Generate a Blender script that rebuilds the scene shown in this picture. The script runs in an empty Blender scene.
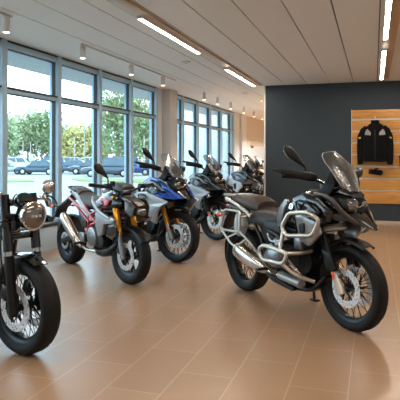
import bpy, bmesh, math, random
from mathutils import Vector, Matrix
random.seed(7)
PI = math.pi
C = bpy.context.scene.collection
R = math.radians
CAM_H, FPX = 1.4, 544.0
YAW = math.atan(174 / 544.0)
CY, SY = math.cos(YAW), math.sin(YAW)

# ------------------------------------------------------------------ materials
def srgb(h):
    h = h.lstrip('#')
    out = []
    for i in (0, 2, 4):
        v = int(h[i:i + 2], 16) / 255
        out.append(v / 12.92 if v <= .04045 else ((v + .055) / 1.055) ** 2.4)
    return (*out, 1)

def mat(name, col, rough=.5, metal=0., coat=0., bump=0., bscale=60., var=0., spec=.5):
    m = bpy.data.materials.new(name); m.use_nodes = True
    nt = m.node_tree; b = nt.nodes['Principled BSDF']
    c = srgb(col) if isinstance(col, str) else col
    b.inputs['Base Color'].default_value = c
    b.inputs['Roughness'].default_value = rough
    b.inputs['Metallic'].default_value = metal
    b.inputs['Coat Weight'].default_value = coat
    b.inputs['Coat Roughness'].default_value = .05
    b.inputs['Specular IOR Level'].default_value = spec
    if bump or var:
        tc = nt.nodes.new('ShaderNodeTexCoord'); nz = nt.nodes.new('ShaderNodeTexNoise')
        nz.inputs['Scale'].default_value = bscale; nz.inputs['Detail'].default_value = 3
        nt.links.new(tc.outputs['Object'], nz.inputs['Vector'])
        if bump:
            bp = nt.nodes.new('ShaderNodeBump'); bp.inputs['Strength'].default_value = bump
            bp.inputs['Distance'].default_value = .01
            nt.links.new(nz.outputs['Fac'], bp.inputs['Height']); nt.links.new(bp.outputs['Normal'], b.inputs['Normal'])
        if var:
            mx = nt.nodes.new('ShaderNodeMix'); mx.data_type = 'RGBA'
            mx.inputs['A'].default_value = [v * (1 - var) for v in c[:3]] + [1]
            mx.inputs['B'].default_value = [min(1, v * (1 + var)) for v in c[:3]] + [1]
            nt.links.new(nz.outputs['Fac'], mx.inputs['Factor']); nt.links.new(mx.outputs['Result'], b.inputs['Base Color'])
    return m

def emit(name, col, s):
    m = bpy.data.materials.new(name); m.use_nodes = True
    nt = m.node_tree; nt.nodes.remove(nt.nodes['Principled BSDF'])
    e = nt.nodes.new('ShaderNodeEmission'); e.inputs[0].default_value = srgb(col); e.inputs[1].default_value = s
    nt.links.new(e.outputs[0], nt.nodes['Material Output'].inputs[0]); return m

def glassmat(name, tint, gloss=.1, rough=.02):
    m = bpy.data.materials.new(name); m.use_nodes = True
    nt = m.node_tree; nt.nodes.remove(nt.nodes['Principled BSDF'])
    t = nt.nodes.new('ShaderNodeBsdfTransparent'); t.inputs[0].default_value = srgb(tint)
    g = nt.nodes.new('ShaderNodeBsdfGlossy'); g.inputs['Roughness'].default_value = rough
    lw = nt.nodes.new('ShaderNodeLayerWeight'); lw.inputs[0].default_value = .5
    fr = nt.nodes.new('ShaderNodeMath'); fr.operation = 'POWER'; fr.inputs[1].default_value = 4
    nt.links.new(lw.outputs['Facing'], fr.inputs[0])
    mp = nt.nodes.new('ShaderNodeMath'); mp.operation = 'MULTIPLY_ADD'
    mp.inputs[1].default_value = .6; mp.inputs[2].default_value = gloss * .1
    mx = nt.nodes.new('ShaderNodeMixShader')
    nt.links.new(fr.outputs[0], mp.inputs[0]); nt.links.new(mp.outputs[0], mx.inputs[0])
    nt.links.new(t.outputs[0], mx.inputs[1]); nt.links.new(g.outputs[0], mx.inputs[2])
    nt.links.new(mx.outputs[0], nt.nodes['Material Output'].inputs[0]); return m

M = dict(
    rubber=mat('tyre_rubber', '#0d0d0e', .62, bump=.15, bscale=90, spec=.3),
    blackp=mat('black_plastic', '#09090a', .42, bump=.06, bscale=300, spec=.35),
    gloss=mat('gloss_black_paint', '#070708', .16, coat=.6),
    satin=mat('satin_black_metal', '#0e0f10', .35, metal=.3),
    engine=mat('engine_dark_grey', '#1f2022', .4, metal=.6, bump=.1, bscale=120),
    engl=mat('engine_light_alloy', '#85878a', .32, metal=.85, bump=.05, bscale=90),
    silver=mat('brushed_steel_tube', '#c6c0b7', .34, metal=.9),
    chrome=mat('chrome', '#d9d9d9', .07, metal=1),
    titan=mat('brushed_exhaust_steel', '#c9beb2', .24, metal=1),
    disc=mat('brake_disc_steel', '#dfe2e5', .32, metal=.65),
    gold=mat('gold_anodised_fork', '#d9951c', .28, metal=.65),
    seat=mat('seat_vinyl', '#231e1a', .5, bump=.15, bscale=200),
    seatbr=mat('seat_brown_vinyl', '#392d25', .5, bump=.15, bscale=200),
    grey=mat('dark_silver_paint', '#565c61', .25, metal=.6, coat=.5),
    anthr=mat('anthracite_paint', '#1d2023', .22, metal=.4, coat=.6),
    palegrey=mat('pale_silver_paint', '#969696', .28, metal=.35, coat=.4),
    grey2=mat('mid_grey_paint', '#717477', .3, metal=.2, coat=.4),
    lightgrey=mat('light_grey_paint', '#bcc4ca', .3, coat=.4), tan=mat('sand_paint', '#a08a70', .35, coat=.3),
    white=mat('white_paint', '#d9d9d6', .25, coat=.5),
    bronze=mat('bronze_paint', '#3a3029', .3, metal=.5, coat=.4),
    blue=mat('blue_paint', '#0f43a0', .2, metal=.25, coat=.7),
    red=mat('red_frame_paint', '#b0161f', .3, coat=.5),
    orange=mat('orange_reflector', '#ff5a10', .25, coat=.5),
    redlens=mat('red_lens', '#c0151a', .15, coat=.7),
    lens=mat('headlight_glass', '#77736e', .06, metal=.75, coat=1),
    lensw=mat('headlight_bowl', '#e3dfd6', .08, metal=.6, coat=1),
    screen=glassmat('smoked_windscreen', '#d2d4d3', 1.5, .32),
    clear=glassmat('clear_windscreen', '#e6ecee', 1.6, .25),
    badgeb=mat('badge_blue', '#2b79c4', .2, coat=.6),
    badgew=mat('badge_white', '#f0f2f4', .2, coat=.6),
    mirrorg=mat('mirror_glass', '#e6e9ea', .02, metal=1),
    plate=mat('plate_holder', '#202122', .5),
)

# ------------------------------------------------------------------ tagging
def tag(o, label=None, cat=None, group=None, kind=None):
    if label: o['label'] = label
    if cat: o['category'] = cat
    if group: o['group'] = group
    if kind: o['kind'] = kind
    return o

def thing(name, label, cat, loc=(0, 0, 0), rz=0, group=None):
    o = bpy.data.objects.new(name, None); C.objects.link(o)
    o.empty_display_size = .1
    o.location = loc; o.rotation_euler = (0, 0, rz)
    return tag(o, label, cat, group)

# ------------------------------------------------------------------ mesh builder
def catmull(pts, n=6, closed=False):
    pts = [Vector(p) for p in pts]; N = len(pts)
    if N < 3: return pts
    out = []
    rng = N if closed else N - 1
    for i in range(rng):
        if closed:
            p0, p1, p2, p3 = pts[i - 1], pts[i], pts[(i + 1) % N], pts[(i + 2) % N]
        else:
            p1, p2 = pts[i], pts[i + 1]
            p0 = pts[i - 1] if i else p1 * 2 - p2
            p3 = pts[i + 2] if i + 2 < N else p2 * 2 - p1
        for k in range(n):
            t = k / n
            out.append(.5 * ((2 * p1) + (p2 - p0) * t + (2 * p0 - 5 * p1 + 4 * p2 - p3) * t * t + (3 * p1 - p0 - 3 * p2 + p3) * t ** 3))
    if not closed: out.append(pts[-1])
    return out

def rounded(pts, r, n=5, closed=True):
    """polyline with its corners rounded"""
    pts = [Vector(p) for p in pts]; N = len(pts); out = []
    for i in range(N):
        if not closed and i in (0, N - 1): out.append(pts[i]); continue
        a, b, c = pts[i - 1], pts[i], pts[(i + 1) % N]
        d1 = (a - b); d2 = (c - b)
        rr = min(r, d1.length * .45, d2.length * .45)
        p, q = b + d1.normalized() * rr, b + d2.normalized() * rr
        for k in range(n + 1):
            t = k / n
            out.append(p * (1 - t) ** 2 + b * 2 * t * (1 - t) + q * t * t)
    return out

class G:
    def __init__(s): s.bm = bmesh.new()
    def V(s, p): return s.bm.verts.new(p)
    def ring_join(s, rings, closed=False, cap=True):
        n = len(rings[0]); m = len(rings)
        for i in range(m if closed else m - 1):
            a, b = rings[i], rings[(i + 1) % m]
            for k in range(n):
                try: s.bm.faces.new((a[k], a[(k + 1) % n], b[(k + 1) % n], b[k]))
                except ValueError: pass
        if cap and not closed:
            for r in (rings[0], rings[-1]):
                try: s.bm.faces.new(r)
                except ValueError: pass
    def tube(s, pts, r, seg=8, closed=False, smooth=0, cap=True):
        if smooth: pts = catmull(pts, smooth, closed)
        pts = [Vector(p) for p in pts]
        N = len(pts)
        rad = r if isinstance(r, (list, tuple)) else None
        T = []
        for i in range(N):
            a = pts[i - 1] if (i or closed) else pts[i]
            b = pts[(i + 1) % N] if (i < N - 1 or closed) else pts[i]
            T.append((b - a).normalized())
        u = T[0].orthogonal().normalized(); rings = []
        for i in range(N):
            u = (u - T[i] * u.dot(T[i]))
            if u.length < 1e-6: u = T[i].orthogonal()
            u.normalize(); w = T[i].cross(u)
            rr = r
            if rad:
                f = i / max(1, N - 1) * (len(rad) - 1); k = min(int(f), len(rad) - 2); rr = rad[k] + (rad[k + 1] - rad[k]) * (f - k)
            rings.append([s.V(pts[i] + (u * math.cos(2 * PI * k / seg) + w * math.sin(2 * PI * k / seg)) * rr) for k in range(seg)])
        s.ring_join(rings, closed, cap); return s
    def sweep(s, pts, sizes, up=(0, 0, 1), n=2.5, seg=18, fixedT=None, top=1., sub=1):
        """superellipse sections (half side a, half up b) along points"""
        pts = [Vector(p) for p in pts]; sizes = [tuple(q) for q in sizes]
        if sub > 1:
            P = catmull(pts, sub)
            S3 = catmull([(a[0], a[1], a[2] if len(a) > 2 else top) for a in sizes], sub)
            pts, sizes = P, [tuple(q) for q in S3]
        up = Vector(up); N = len(pts); rings = []
        for i in range(N):
            if fixedT: T = Vector(fixedT)
            else: T = (pts[min(i + 1, N - 1)] - pts[max(i - 1, 0)]).normalized()
            S = up.cross(T).normalized(); U = T.cross(S).normalized()
            a, b = max(1e-4, sizes[i][0]), max(1e-4, sizes[i][1]); tp = sizes[i][2] if len(sizes[i]) > 2 else top
            ring = []
            for k in range(seg):
                an = 2 * PI * k / seg; ca, sa = math.cos(an), math.sin(an)
                y = a * math.copysign(abs(ca) ** (2 / n), ca); z = b * math.copysign(abs(sa) ** (2 / n), sa)
                y *= 1 - (1 - tp) * (z / b * .5 + .5)
                ring.append(s.V(pts[i] + S * y + U * z))
            rings.append(ring)
        s.ring_join(rings); return s
    def loft(s, secs, n=2.6, seg=22, sub=3, y=0):
        """body along x: (x, zc, half width, half height[, top narrowing])"""
        return s.sweep([(q[0], y, q[1]) for q in secs], [(q[2], q[3], q[4] if len(q) > 4 else 1) for q in secs], n=n, seg=seg, fixedT=(1, 0, 0), sub=sub)
    def box(s, c, d, bev=0., rot=None, seg=2):
        g = bmesh.ops.create_cube(s.bm, size=1); vs = g['verts']
        mtx = Matrix.Translation(c) @ (rot.to_4x4() if rot else Matrix.Identity(4)) @ Matrix.Diagonal((*d, 1))
        bmesh.ops.transform(s.bm, matrix=mtx, verts=vs)
        if bev:
            es = list({e for v in vs for e in v.link_edges})
            bmesh.ops.bevel(s.bm, geom=es, offset=bev, segments=seg, affect='EDGES', profile=.5)
        return s
    def cyl(s, a, b, r0, r1=None, seg=16):
        return s.tube([a, b], [r0, r0 if r1 is None else r1], seg)
    def rev(s, prof, seg=48, axis='Y', c=(0, 0, 0), closed=True, mod=None):
        """profile (offset along the axis, radius) turned about the axis"""
        rings = []; c = Vector(c)
        for i in range(seg):
            a = 2 * PI * i / seg; ring = []
            for j, (o, r) in enumerate(prof):
                if mod: r = r + mod(i, j)
                p = (r * math.cos(a), o, r * math.sin(a)) if axis == 'Y' else ((r * math.cos(a), r * math.sin(a), o) if axis == 'Z' else (o, r * math.cos(a), r * math.sin(a)))
                ring.append(s.V(c + Vector(p)))
            rings.append(ring)
        n = len(prof)
        for i in range(seg):
            a, b = rings[i], rings[(i + 1) % seg]
            for k in range(n if closed else n - 1):
                s.bm.faces.new((a[k], a[(k + 1) % n], b[(k + 1) % n], b[k]))
        if not closed:
            for k in (0, n - 1):
                if prof[k][1] > 1e-5: s.bm.faces.new([rings[i][k] for i in range(seg)])
        return s
    def ball(s, c, r, u=16, v=10):
        g = bmesh.ops.create_uvsphere(s.bm, u_segments=u, v_segments=v, radius=1)
        r = (r, r, r) if not isinstance(r, (tuple, list)) else r
        bmesh.ops.transform(s.bm, matrix=Matrix.Translation(c) @ Matrix.Diagonal((*r, 1)), verts=g['verts']); return s
    def panel(s, pts, thick=.02, bulge=.015, sm=4, rr=.022):
        """side panel: outline of points with depth, bulging outwards (away from y = 0)"""
        sg = 1 if sum(p[1] for p in pts) >= 0 else -1
        P = rounded(pts, rr, 3) if sm else [Vector(p) for p in pts]
        c = sum(P, Vector()) / len(P); o = Vector((0, sg, 0))
        r0 = [s.V(p - o * thick) for p in P]; r1 = [s.V(p) for p in P]
        r2 = [s.V(p.lerp(c, .12) + o * bulge * .55) for p in P]
        r3 = [s.V(p.lerp(c, .5) + o * bulge) for p in P]
        s.ring_join([r0, r1, r2, r3], cap=False)
        s.bm.faces.new(r0)
        cv = s.V(c + o * bulge * 1.1)
        for k in range(len(P)): s.bm.faces.new((r3[k], r3[(k + 1) % len(P)], cv))
        return s
    def poly(s, pts, ext, bev=0.):
        """flat polygon pushed along ext into a plate"""
        e = Vector(ext); a = [s.V(p) for p in pts]; b = [s.V(Vector(p) + e) for p in pts]
        n = len(a); fs = [s.bm.faces.new(a), s.bm.faces.new(b)]
        for k in range(n): fs.append(s.bm.faces.new((a[k], a[(k + 1) % n], b[(k + 1) % n], b[k])))
        if bev: bmesh.ops.bevel(s.bm, geom=list({x for f in fs for x in f.edges}), offset=bev, segments=2, affect='EDGES')
        return s
    def build(s, name, m, parent=None, xf=None, angle=40, mtx=None):
        bm = s.bm
        if xf is not None: bmesh.ops.transform(bm, matrix=xf, verts=bm.verts[:])
        bmesh.ops.recalc_face_normals(bm, faces=bm.faces[:])
        me = bpy.data.meshes.new(name); bm.to_mesh(me); bm.free()
        for mm in (m if isinstance(m, (list, tuple)) else [m]): me.materials.append(mm)
        for p in me.polygons: p.use_smooth = True
        me.set_sharp_from_angle(angle=R(angle))
        o = bpy.data.objects.new(name, me); C.objects.link(o)
        if parent: o.parent = parent
        if mtx is not None: o.matrix_local = mtx
        return o

def dupmesh(src, parent, mtx, name=None):
    o = src.copy(); C.objects.link(o); o.parent = parent; o.matrix_local = mtx; return o

def cam_to_world(px, py, d):
    """ray through a point of the frame at a depth: world position"""
    x = (px - 200) / FPX * d; z = CAM_H + (157 - py) / FPX * d
    return Vector((x * CY - d * SY, x * SY + d * CY, z))

# ------------------------------------------------------------------ wheels
def tyre_g(r, rim, w, grooves=True, seg=96):
    h = r - rim
    half = [(.36, rim - .008), (.43, rim + .006), (.5, rim + .30 * h), (.5, rim + .52 * h), (.455, r - .24 * h), (.36, r - .10 * h), (.22, r - .03 * h), (.08, r - .002)]
    prof = [(o * w, q) for o, q in half] + [(-o * w, q) for o, q in reversed(half)]
    n = len(prof)
    def mod(i, j):
        if not grooves: return 0
        k = j if j < n // 2 else n - 1 - j
        if k in (5, 6) and (i + k * 2 + (0 if j < n // 2 else 3)) % 6 == 0: return -.007
        return 0
    return G().rev(prof, seg, mod=mod)

def disc_g(ro, ri, t=.005, seg=60):
    g = G(); rs = [ri, ri + (ro - ri) * .3, ri + (ro - ri) * .5, ri + (ro - ri) * .72, ro]
    for y in (-t / 2, t / 2):
        rings = []
        for r_ in rs: rings.append([g.V((r_ * math.cos(2 * PI * k / seg), y, r_ * math.sin(2 * PI * k / seg))) for k in range(seg)])
        for a in range(4):
            for k in range(seg):
                if (a == 1 and k % 3 == 0) or (a == 2 and k % 3 == 1) or (a == 3 and k % 6 == 2): continue
                g.bm.faces.new((rings[a][k], rings[a][(k + 1) % seg], rings[a + 1][(k + 1) % seg], rings[a + 1][k]))
        if y < 0: first = rings
        else:
            for q in (0, 4):
                for k in range(seg): g.bm.faces.new((first[q][k], first[q][(k + 1) % seg], rings[q][(k + 1) % seg], rings[q][k]))
    return g

def wheel(root, name, hub, r, rim, w, discs, kind='wire', xf=None, nsp=36, rimmat='satin', spmat='satin', discr=.155, seg=96):
    X = (xf or Matrix.Identity(4)) @ Matrix.Translation(hub)
    rw = w * .36
    prof = [(-rw, rim - .008), (-rw, rim + .008), (-rw * .86, rim + .008), (-rw * .8, rim - .016), (-.02, rim - .03), (.02, rim - .03), (rw * .8, rim - .016), (rw * .86, rim + .008), (rw, rim + .008), (rw, rim - .008), (rw * .8, rim - .028), (.022, rim - .044), (-.022, rim - .044), (-rw * .8, rim - .028)]
    wh = G().rev(prof, 64).build(name, M[rimmat], root, mtx=X)
    tyre_g(r, rim, w, seg=seg).build('tire', M['rubber'], wh)
    hr = .036 if kind == 'wire' else .045
    G().rev([(-w * .42, .022), (-w * .40, hr), (-w * .30, hr), (-w * .24, hr * .72), (w * .24, hr * .72), (w * .30, hr), (w * .40, hr), (w * .42, .022)], 24, closed=False).build('hub', M['satin'], wh)
    G().cyl((0, -w * .5 - .03, 0), (0, w * .5 + .03, 0), .013).build('axle', M['engl'], wh)
    if kind == 'wire':
        src = {}
        for k in range(nsp):
            sd = 1 if k % 2 else -1; tw = 1 if (k // 2) % 2 else -1
            key = (sd, tw); a = 2 * PI * k / nsp
            if key not in src:
                lean = .5 * tw
                o = G().tube([(hr * .92 * math.cos(lean), sd * w * .33, hr * .92 * math.sin(lean)), ((rim - .03), sd * w * .10, 0)], .0028, 5).build('spoke', M[spmat], wh)
                o.matrix_local = Matrix.Rotation(-a, 4, 'Y'); src[key] = o
            else: dupmesh(src[key], wh, Matrix.Rotation(-a, 4, 'Y'))
    else:
        first = None
        for k in range(nsp):
            mtx = Matrix.Rotation(2 * PI * k / nsp, 4, 'Y')
            if first is None:
                g = G()
                for q in (-1, 1): g.sweep([(hr * .8, 0, 0), (rim * .5, 0, q * .012), (rim - .03, 0, q * .035)], [(.016, .011), (.012, .009), (.011, .013)], up=(0, 1, 0), n=3, seg=10)
                first = g.build('spoke', M[spmat], wh, mtx=mtx)
            else: dupmesh(first, wh, mtx)
    for y, ro in discs:
        bd = disc_g(ro, ro * .66).build('brake_disc', M['disc'], wh, mtx=Matrix.Translation((0, y, 0)))
        g = G()
        for k in range(6):
            a = 2 * PI * k / 6 + .2
            g.tube([(.03 * math.cos(a - .5), y * .92, .03 * math.sin(a - .5)), (ro * .7 * math.cos(a), y, ro * .7 * math.sin(a))], [.010, .006], 6)
        g.build('disc_carrier', M['satin'], wh)
    return wh

def steer_matrix(hub, rake, deg):
    ax = Vector((-math.sin(rake), 0, math.cos(rake)))
    return Matrix.Translation(hub) @ Matrix.Rotation(R(deg), 4, ax) @ Matrix.Translation(-Vector(hub))

def fender_arc(hub, rad, a0, a1, w, n=14, drop=.03, t=.006):
    """shell over a wheel between two angles (degrees from +x)"""
    g = G(); rings = []
    for i in range(n + 1):
        f = i / n; a = R(a0 + (a1 - a0) * f)
        ww = w * (.72 + .28 * math.sin(PI * min(1, .15 + f * .85)))
        ring = []
        ys = [-1, -.9, -.5, 0, .5, .9, 1]
        for y in ys:
            q = rad - (drop if abs(y) == 1 else drop * .45 if abs(y) == .9 else .006 if abs(y) == .5 else 0)
            ring.append((hub[0] + q * math.cos(a), y * ww / 2, hub[2] + q * math.sin(a)))
        for y in reversed(ys):
            q = rad - t - (drop if abs(y) == 1 else drop * .45 if abs(y) == .9 else .006 if abs(y) == .5 else 0)
            ring.append((hub[0] + q * math.cos(a), y * (ww / 2 - t), hub[2] + q * math.sin(a)))
        rings.append([g.V(p) for p in ring])
    g.ring_join(rings); return g

def mirror_part(root, base, knee, tip, xf=None, w=.055, stem=.008):
    """drop-shaped mirror head on a bent stem"""
    b, k, t = Vector(base), Vector(knee), Vector(tip)
    d = t - k
    g = G().sweep([k, k + d * .15, k + d * .4, k + d * .65, k + d * .88, t], [(.011, .009), (.018, .013), (.034, .02), (w * .92, .026), (w * .8, .022), (w * .25, .01)], up=(1, 0, .25), n=2.2, sub=2)
    m = g.build('mirror', M['blackp'], root, xf)
    G().tube([b, b.lerp(k, .6) + Vector((.0, 0, .01)), k + d * .05], stem, 8, smooth=3).build('mirror_stem', M['blackp'], m, xf)
    gl = k + d * .66
    n_ = Vector((-1, 0, -.25)).normalized()
    q = G().sweep([gl + n_ * .024, gl + n_ * .029], [(w * .72, d.length * .26)] * 2, up=d.normalized(), n=2.4)
    q.build('mirror_glass', M['mirrorg'], m, xf)
    return m

def roundel(root, c, r, nrm, parent=None):
    """small round badge: dark ring, quartered blue and white centre"""
    n = Vector(nrm).normalized(); rot = n.to_track_quat('Z', 'Y').to_matrix().to_4x4(); X = Matrix.Translation(c) @ rot
    b = G().rev([(0, r), (.004, r), (.005, r * .92), (.0045, r * .64), (0, r * .6)], 28, axis='Z').build('badge', M['chrome'], parent or root, mtx=X)
    return b, X, r

def badge_quarters(parent, X, r, mb, mw):
    for k in range(4):
        g = G(); g.poly([(0, 0, .001)] + [(r * .64 * math.cos(PI / 2 * k + a), r * .64 * math.sin(PI / 2 * k + a), .001) for a in [i * PI / 16 for i in range(9)]], (0, 0, .003))
        g.build('badge_field', mb if k % 2 else mw, parent, xf=X)

# ------------------------------------------------------------------ adventure motorcycle
def adventure(label, front, heading, cfg, group):
    """front = world (x, y) where the front tyre meets the floor"""
    L = 1.51
    h = (math.cos(R(heading)), math.sin(R(heading)))
    root = thing('adventure_motorcycle', label, 'motorcycle', (front[0] - h[0] * L, front[1] - h[1] * L, 0), R(heading), group)
    K = lambda k, d=None: cfg.get(k, d)
    fm = M[K('fork', 'satin')]
    rf, rr = .345, .335
    hub = Vector((L, 0, rf)); xf = steer_matrix(hub, .44, K('steer', 0))
    wheel(root, 'rear_wheel', (0, 0, rr), rr, .255, .165, [(.085, .125)], K('wheels', 'wire'), None, K('nsp', 36))
    wheel(root, 'front_wheel', hub, rf, .282, .118, [(-.068, .155), (.068, .155)], K('wheels', 'wire'), xf, K('nsp', 36))
    # fork
    ax = Vector((-.425, 0, .905))
    for s in (-1, 1):
        b = hub + Vector((-.025, s * .098, -.03)); P = lambda t: b + ax * t
        fl = G().tube([P(-.0), P(.20)], .030, 16).tube([P(-.02), P(.05)], .036, 12).build('fork_leg', M['silver'] if K('fork') != 'gold' else M['engl'], root, xf)
        G().tube([P(.19), P(.74)], .0265 if K('fork') != 'gold' else .029, 16).build('fork_tube', fm, fl, xf)
        G().box(P(.13) + Vector((.0, s * .034, .01)), (.024, .006, .06), .003, Matrix.Rotation(-.44, 3, 'Y')).build('reflector', M['orange'], fl, xf)
        if K('fork') != 'gold':
            g = G().panel([P(.16) + Vector((-.05, s * .04, 0)), P(.16) + Vector((.06, s * .04, .02)), P(.34) + Vector((.075, s * .045, 0)), P(.36) + Vector((-.03, s * .045, 0))], .02, .012)
            g.build('fork_guard', M['blackp'], fl, xf)
        cal = G().box(hub + Vector((-.075, s * .085, .085)), (.07, .05, .10), .012, Matrix.Rotation(.5, 3, 'Y')).build('brake_caliper', M['engl'] if K('crash') else M['satin'], fl, xf)
        G().tube([hub + Vector((-.08, s * .1, .13)), P(.3) + Vector((-.03, s * .03, 0)), P(.62) + Vector((.03, s * .03, 0))], .005, 6, smooth=4).build('brake_hose', M['blackp'], fl, xf)
    for t_ in (.50, .74): G().box(hub + ax * t_, (.06, .25, .045), .012, Matrix.Rotation(-.44, 3, 'Y')).build('fork_clamp', M['silver'] if K('crash') else M['satin'], root, xf)
    fender_arc(hub, .405, 62, 152, .155).build('front_fender', M['blackp'], root, xf)
    # frame, swingarm, engine
    G().tube([(1.18, 0, .98), (1.0, .11, .72), (.85, .13, .42), (.52, .13, .40)], .02, 8, smooth=4).tube([(1.18, 0, .98), (1.0, -.11, .72), (.85, -.13, .42), (.52, -.13, .40)], .02, 8, smooth=4) \
        .tube([(.95, .11, .74), (.5, .12, .78), (.0, .09, .84), (-.2, .07, .88)], .017, 8, smooth=3).tube([(.95, -.11, .74), (.5, -.12, .78), (.0, -.09, .84), (-.2, -.07, .88)], .017, 8, smooth=3) \
        .tube([(.52, -.13, .40), (.42, -.12, .6), (.2, -.1, .82)], .017, 8).tube([(.52, .13, .40), (.42, .12, .6), (.2, .1, .82)], .017, 8).build('frame', M[K('frame', 'satin')], root)
    G().sweep([(.55, .05, .40), (.3, .1, .38), (.02, .11, .335)], [(.055, .05), (.045, .05), (.05, .07)], n=3).sweep([(.55, -.1, .40), (.3, -.125, .38), (.0, -.125, .335)], [(.03, .045), (.02, .035), (.02, .035)], n=3).build('swingarm', M['satin'], root)
    G().tube([(.42, 0, .5), (.36, 0, .8)], .03, 12).tube([(.42 - .0054 * k, .0, .53 + .027 * k) for k in range(9)], .048, 10).build('rear_shock', M['blackp'], root)
    eb = G().box((.88, 0, .47), (.46, .28, .30), .05).box((1.02, 0, .64), (.3, .22, .2), .04).cyl((.8, -.17, .44), (.8, .17, .44), .13, seg=24).cyl((1.06, -.13, .50), (1.06, .13, .50), .11, seg=24).build('engine', M['engine'], root)
    if K('boxer', True):
        for s in (-1, 1):
            g = G()
            for k in range(7): g.box((.92, s * (.16 + .02 * k), .53), (.19, .009, .17), .02)
            g.cyl((.92, s * .13, .53), (.92, s * .31, .53), .07)
            g.build('cylinder', M['engl'], eb)
            G().sweep([(.92, s * .285, .53), (.92, s * .33, .53), (.92, s * .365, .53), (.92, s * .38, .53)], [(.10, .09), (.105, .092), (.09, .075), (.05, .04)], n=3.2).build('cylinder_head_cover', M['engl'], eb)
            G().tube([(1.0, s * .25, .50), (1.12, s * .22, .40), (1.0, s * .1, .29), (.75, s * .05, .28)], .021, 10, smooth=4).build('header_pipe', M['titan'], eb)
    else:
        for s in (-1, 1):
            G().rev([(s * .14, .01), (s * .175, .10), (s * .19, .095), (s * .2, .05)], 28, c=(.78, 0, .44), closed=False).build('engine_cover', M['engl'], eb)
        G().tube([(1.1, -.03, .6), (1.2, -.05, .45), (1.08, -.06, .3), (.75, -.08, .28)], .022, 10, smooth=4).build('header_pipe', M['titan'], eb)
    if K('detail'):
        for s in (-1, 1):
            tb = G().cyl((.76, s * .19, .64), (.90, s * .24, .58), .038, seg=18).build('throttle_body', M['engl'], root)
            G().tube([(.66, s * .16, .66), (.76, s * .19, .64)], .045, 14).build('intake_boot', M['rubber'], tb)
            G().rev([(s * .18, .001), (s * .18, .055), (s * .215, .052), (s * .225, .035), (s * .225, .001)], 24, c=(.70, 0, .55), closed=False).build('engine_plug_cover', M['engl'], root)
            G().tube([(1.0, s * .16, .72), (.94, s * .24, .66), (.80, s * .235, .70), (.62, s * .19, .72)], .011, 8, smooth=4).build('fuel_hose', M['blackp'], root)
            G().tube([(.60, s * .18, .68), (.72, s * .225, .63), (.90, s * .23, .66)], .008, 8, smooth=4).build('cable', M['silver'], root)
            G().box((1.08, s * .19, .66), (.10, .05, .12), .015).build('coil_cover', M['engl'], root)
    for s in (-1, 1):
        G().cyl((.62, s * .15, .47), (.62, s * .2, .47), .05, seg=20).box((.6, s * .16, .42), (.16, .03, .12), .012).build('foot_peg_bracket', M['engl'], root)
        G().box((.66, s * .27, .37), (.05, .15, .024), .008).build('foot_peg', M['satin'], root)
    # starter / side cases below the cylinder: bright alloy covers
    for s in (-1, 1):
        G().cyl((.82, s * .2, .335), (1.12, s * .2, .315), .040, seg=16).build('lower_engine_cover', M['palegrey'], root)
        G().panel([(.52, s * .19, .33), (.75, s * .2, .30), (1.02, s * .2, .255), (1.0, s * .2, .225), (.7, s * .2, .255)], .04, .01).build('lower_rail', M['engine'], root)
    g = G()
    g.sweep([(.72, 0, .275), (.95, 0, .245), (1.16, 0, .27), (1.30, 0, .40)], [(.13, .02), (.15, .022), (.14, .022), (.10, .015)], n=4, sub=3)
    g.build('skid_plate', M['satin'], root)
    # exhaust
    ms = K('exs', -1)
    mu = G().sweep([(.60, ms * .17, .325), (.52, ms * .18, .345), (.40, ms * .20, .385), (.25, ms * .215, .435), (.15, ms * .22, .47), (.135, ms * .22, .475)], [(.028, .028), (.048, .05), (.062, .072), (.066, .08), (.062, .075), (.05, .062)], n=2.4, sub=2).build('muffler', M['titan'], root)
    G().tube([(.60, ms * .17, .325), (.75, ms * .12, .28), (.95, ms * .08, .275)], .026, 12, smooth=4).build('exhaust_pipe', M['titan'], mu)
    G().sweep([(.138, ms * .22, .475), (.12, ms * .22, .482)], [(.042, .052), (.036, .045)], n=2.4).build('muffler_tip', M['satin'], mu)
    # tank and body
    tk = G().loft([(.70, .86, .10, .05), (.78, .88, .145, .09, .75), (.90, .90, .20, .14, .7), (1.03, .93, .235, .175, .68), (1.17, .955, .235, .18, .7), (1.30, .97, .20, .16, .7), (1.40, .98, .14, .11, .8)], n=2.5).build('fuel_tank', M[K('tank', 'anthr')], root)
    G().rev([(0, .0001), (0, .05), (.012, .05), (.018, .04), (.018, .0001)], 24, axis='Z', c=(1.05, 0, 1.10), closed=False).build('fuel_cap', M['satin'], tk)
    for s in (-1, 1):
        G().panel([(.70, s * .15, .86), (.80, s * .185, .96), (.92, s * .215, 1.035), (.97, s * .235, 1.0), (.90, s * .225, .90), (.84, s * .205, .79), (.74, s * .17, .76)], .03, .012).build('tank_side_panel', M[K('tankside', 'grey')], root)
        wp = G().panel([(1.02, s * .22, 1.04), (1.18, s * .225, 1.10), (1.36, s * .225, 1.07), (1.50, s * .19, .96), (1.47, s * .20, .88), (1.33, s * .265, .87), (1.16, s * .28, .93)], .03, .02).build('tank_wing', M[K('wing', 'gloss')], root)
        G().tube([(1.16, s * .285, 1.03), (1.30, s * .285, 1.02), (1.40, s * .262, .945), (1.30, s * .292, .915), (1.18, s * .292, .96)], .011, 8, closed=True, smooth=5).build('intake_rim', M['gloss'], wp)
        sp = G().panel([(1.08, s * .235, .90), (1.24, s * .275, .915), (1.38, s * .265, .87), (1.40, s * .245, .78), (1.26, s * .245, .66), (1.13, s * .235, .70)], .03, .014, rr=.01).build('radiator_shroud', M[K('shroud', 'palegrey')], root)
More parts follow.
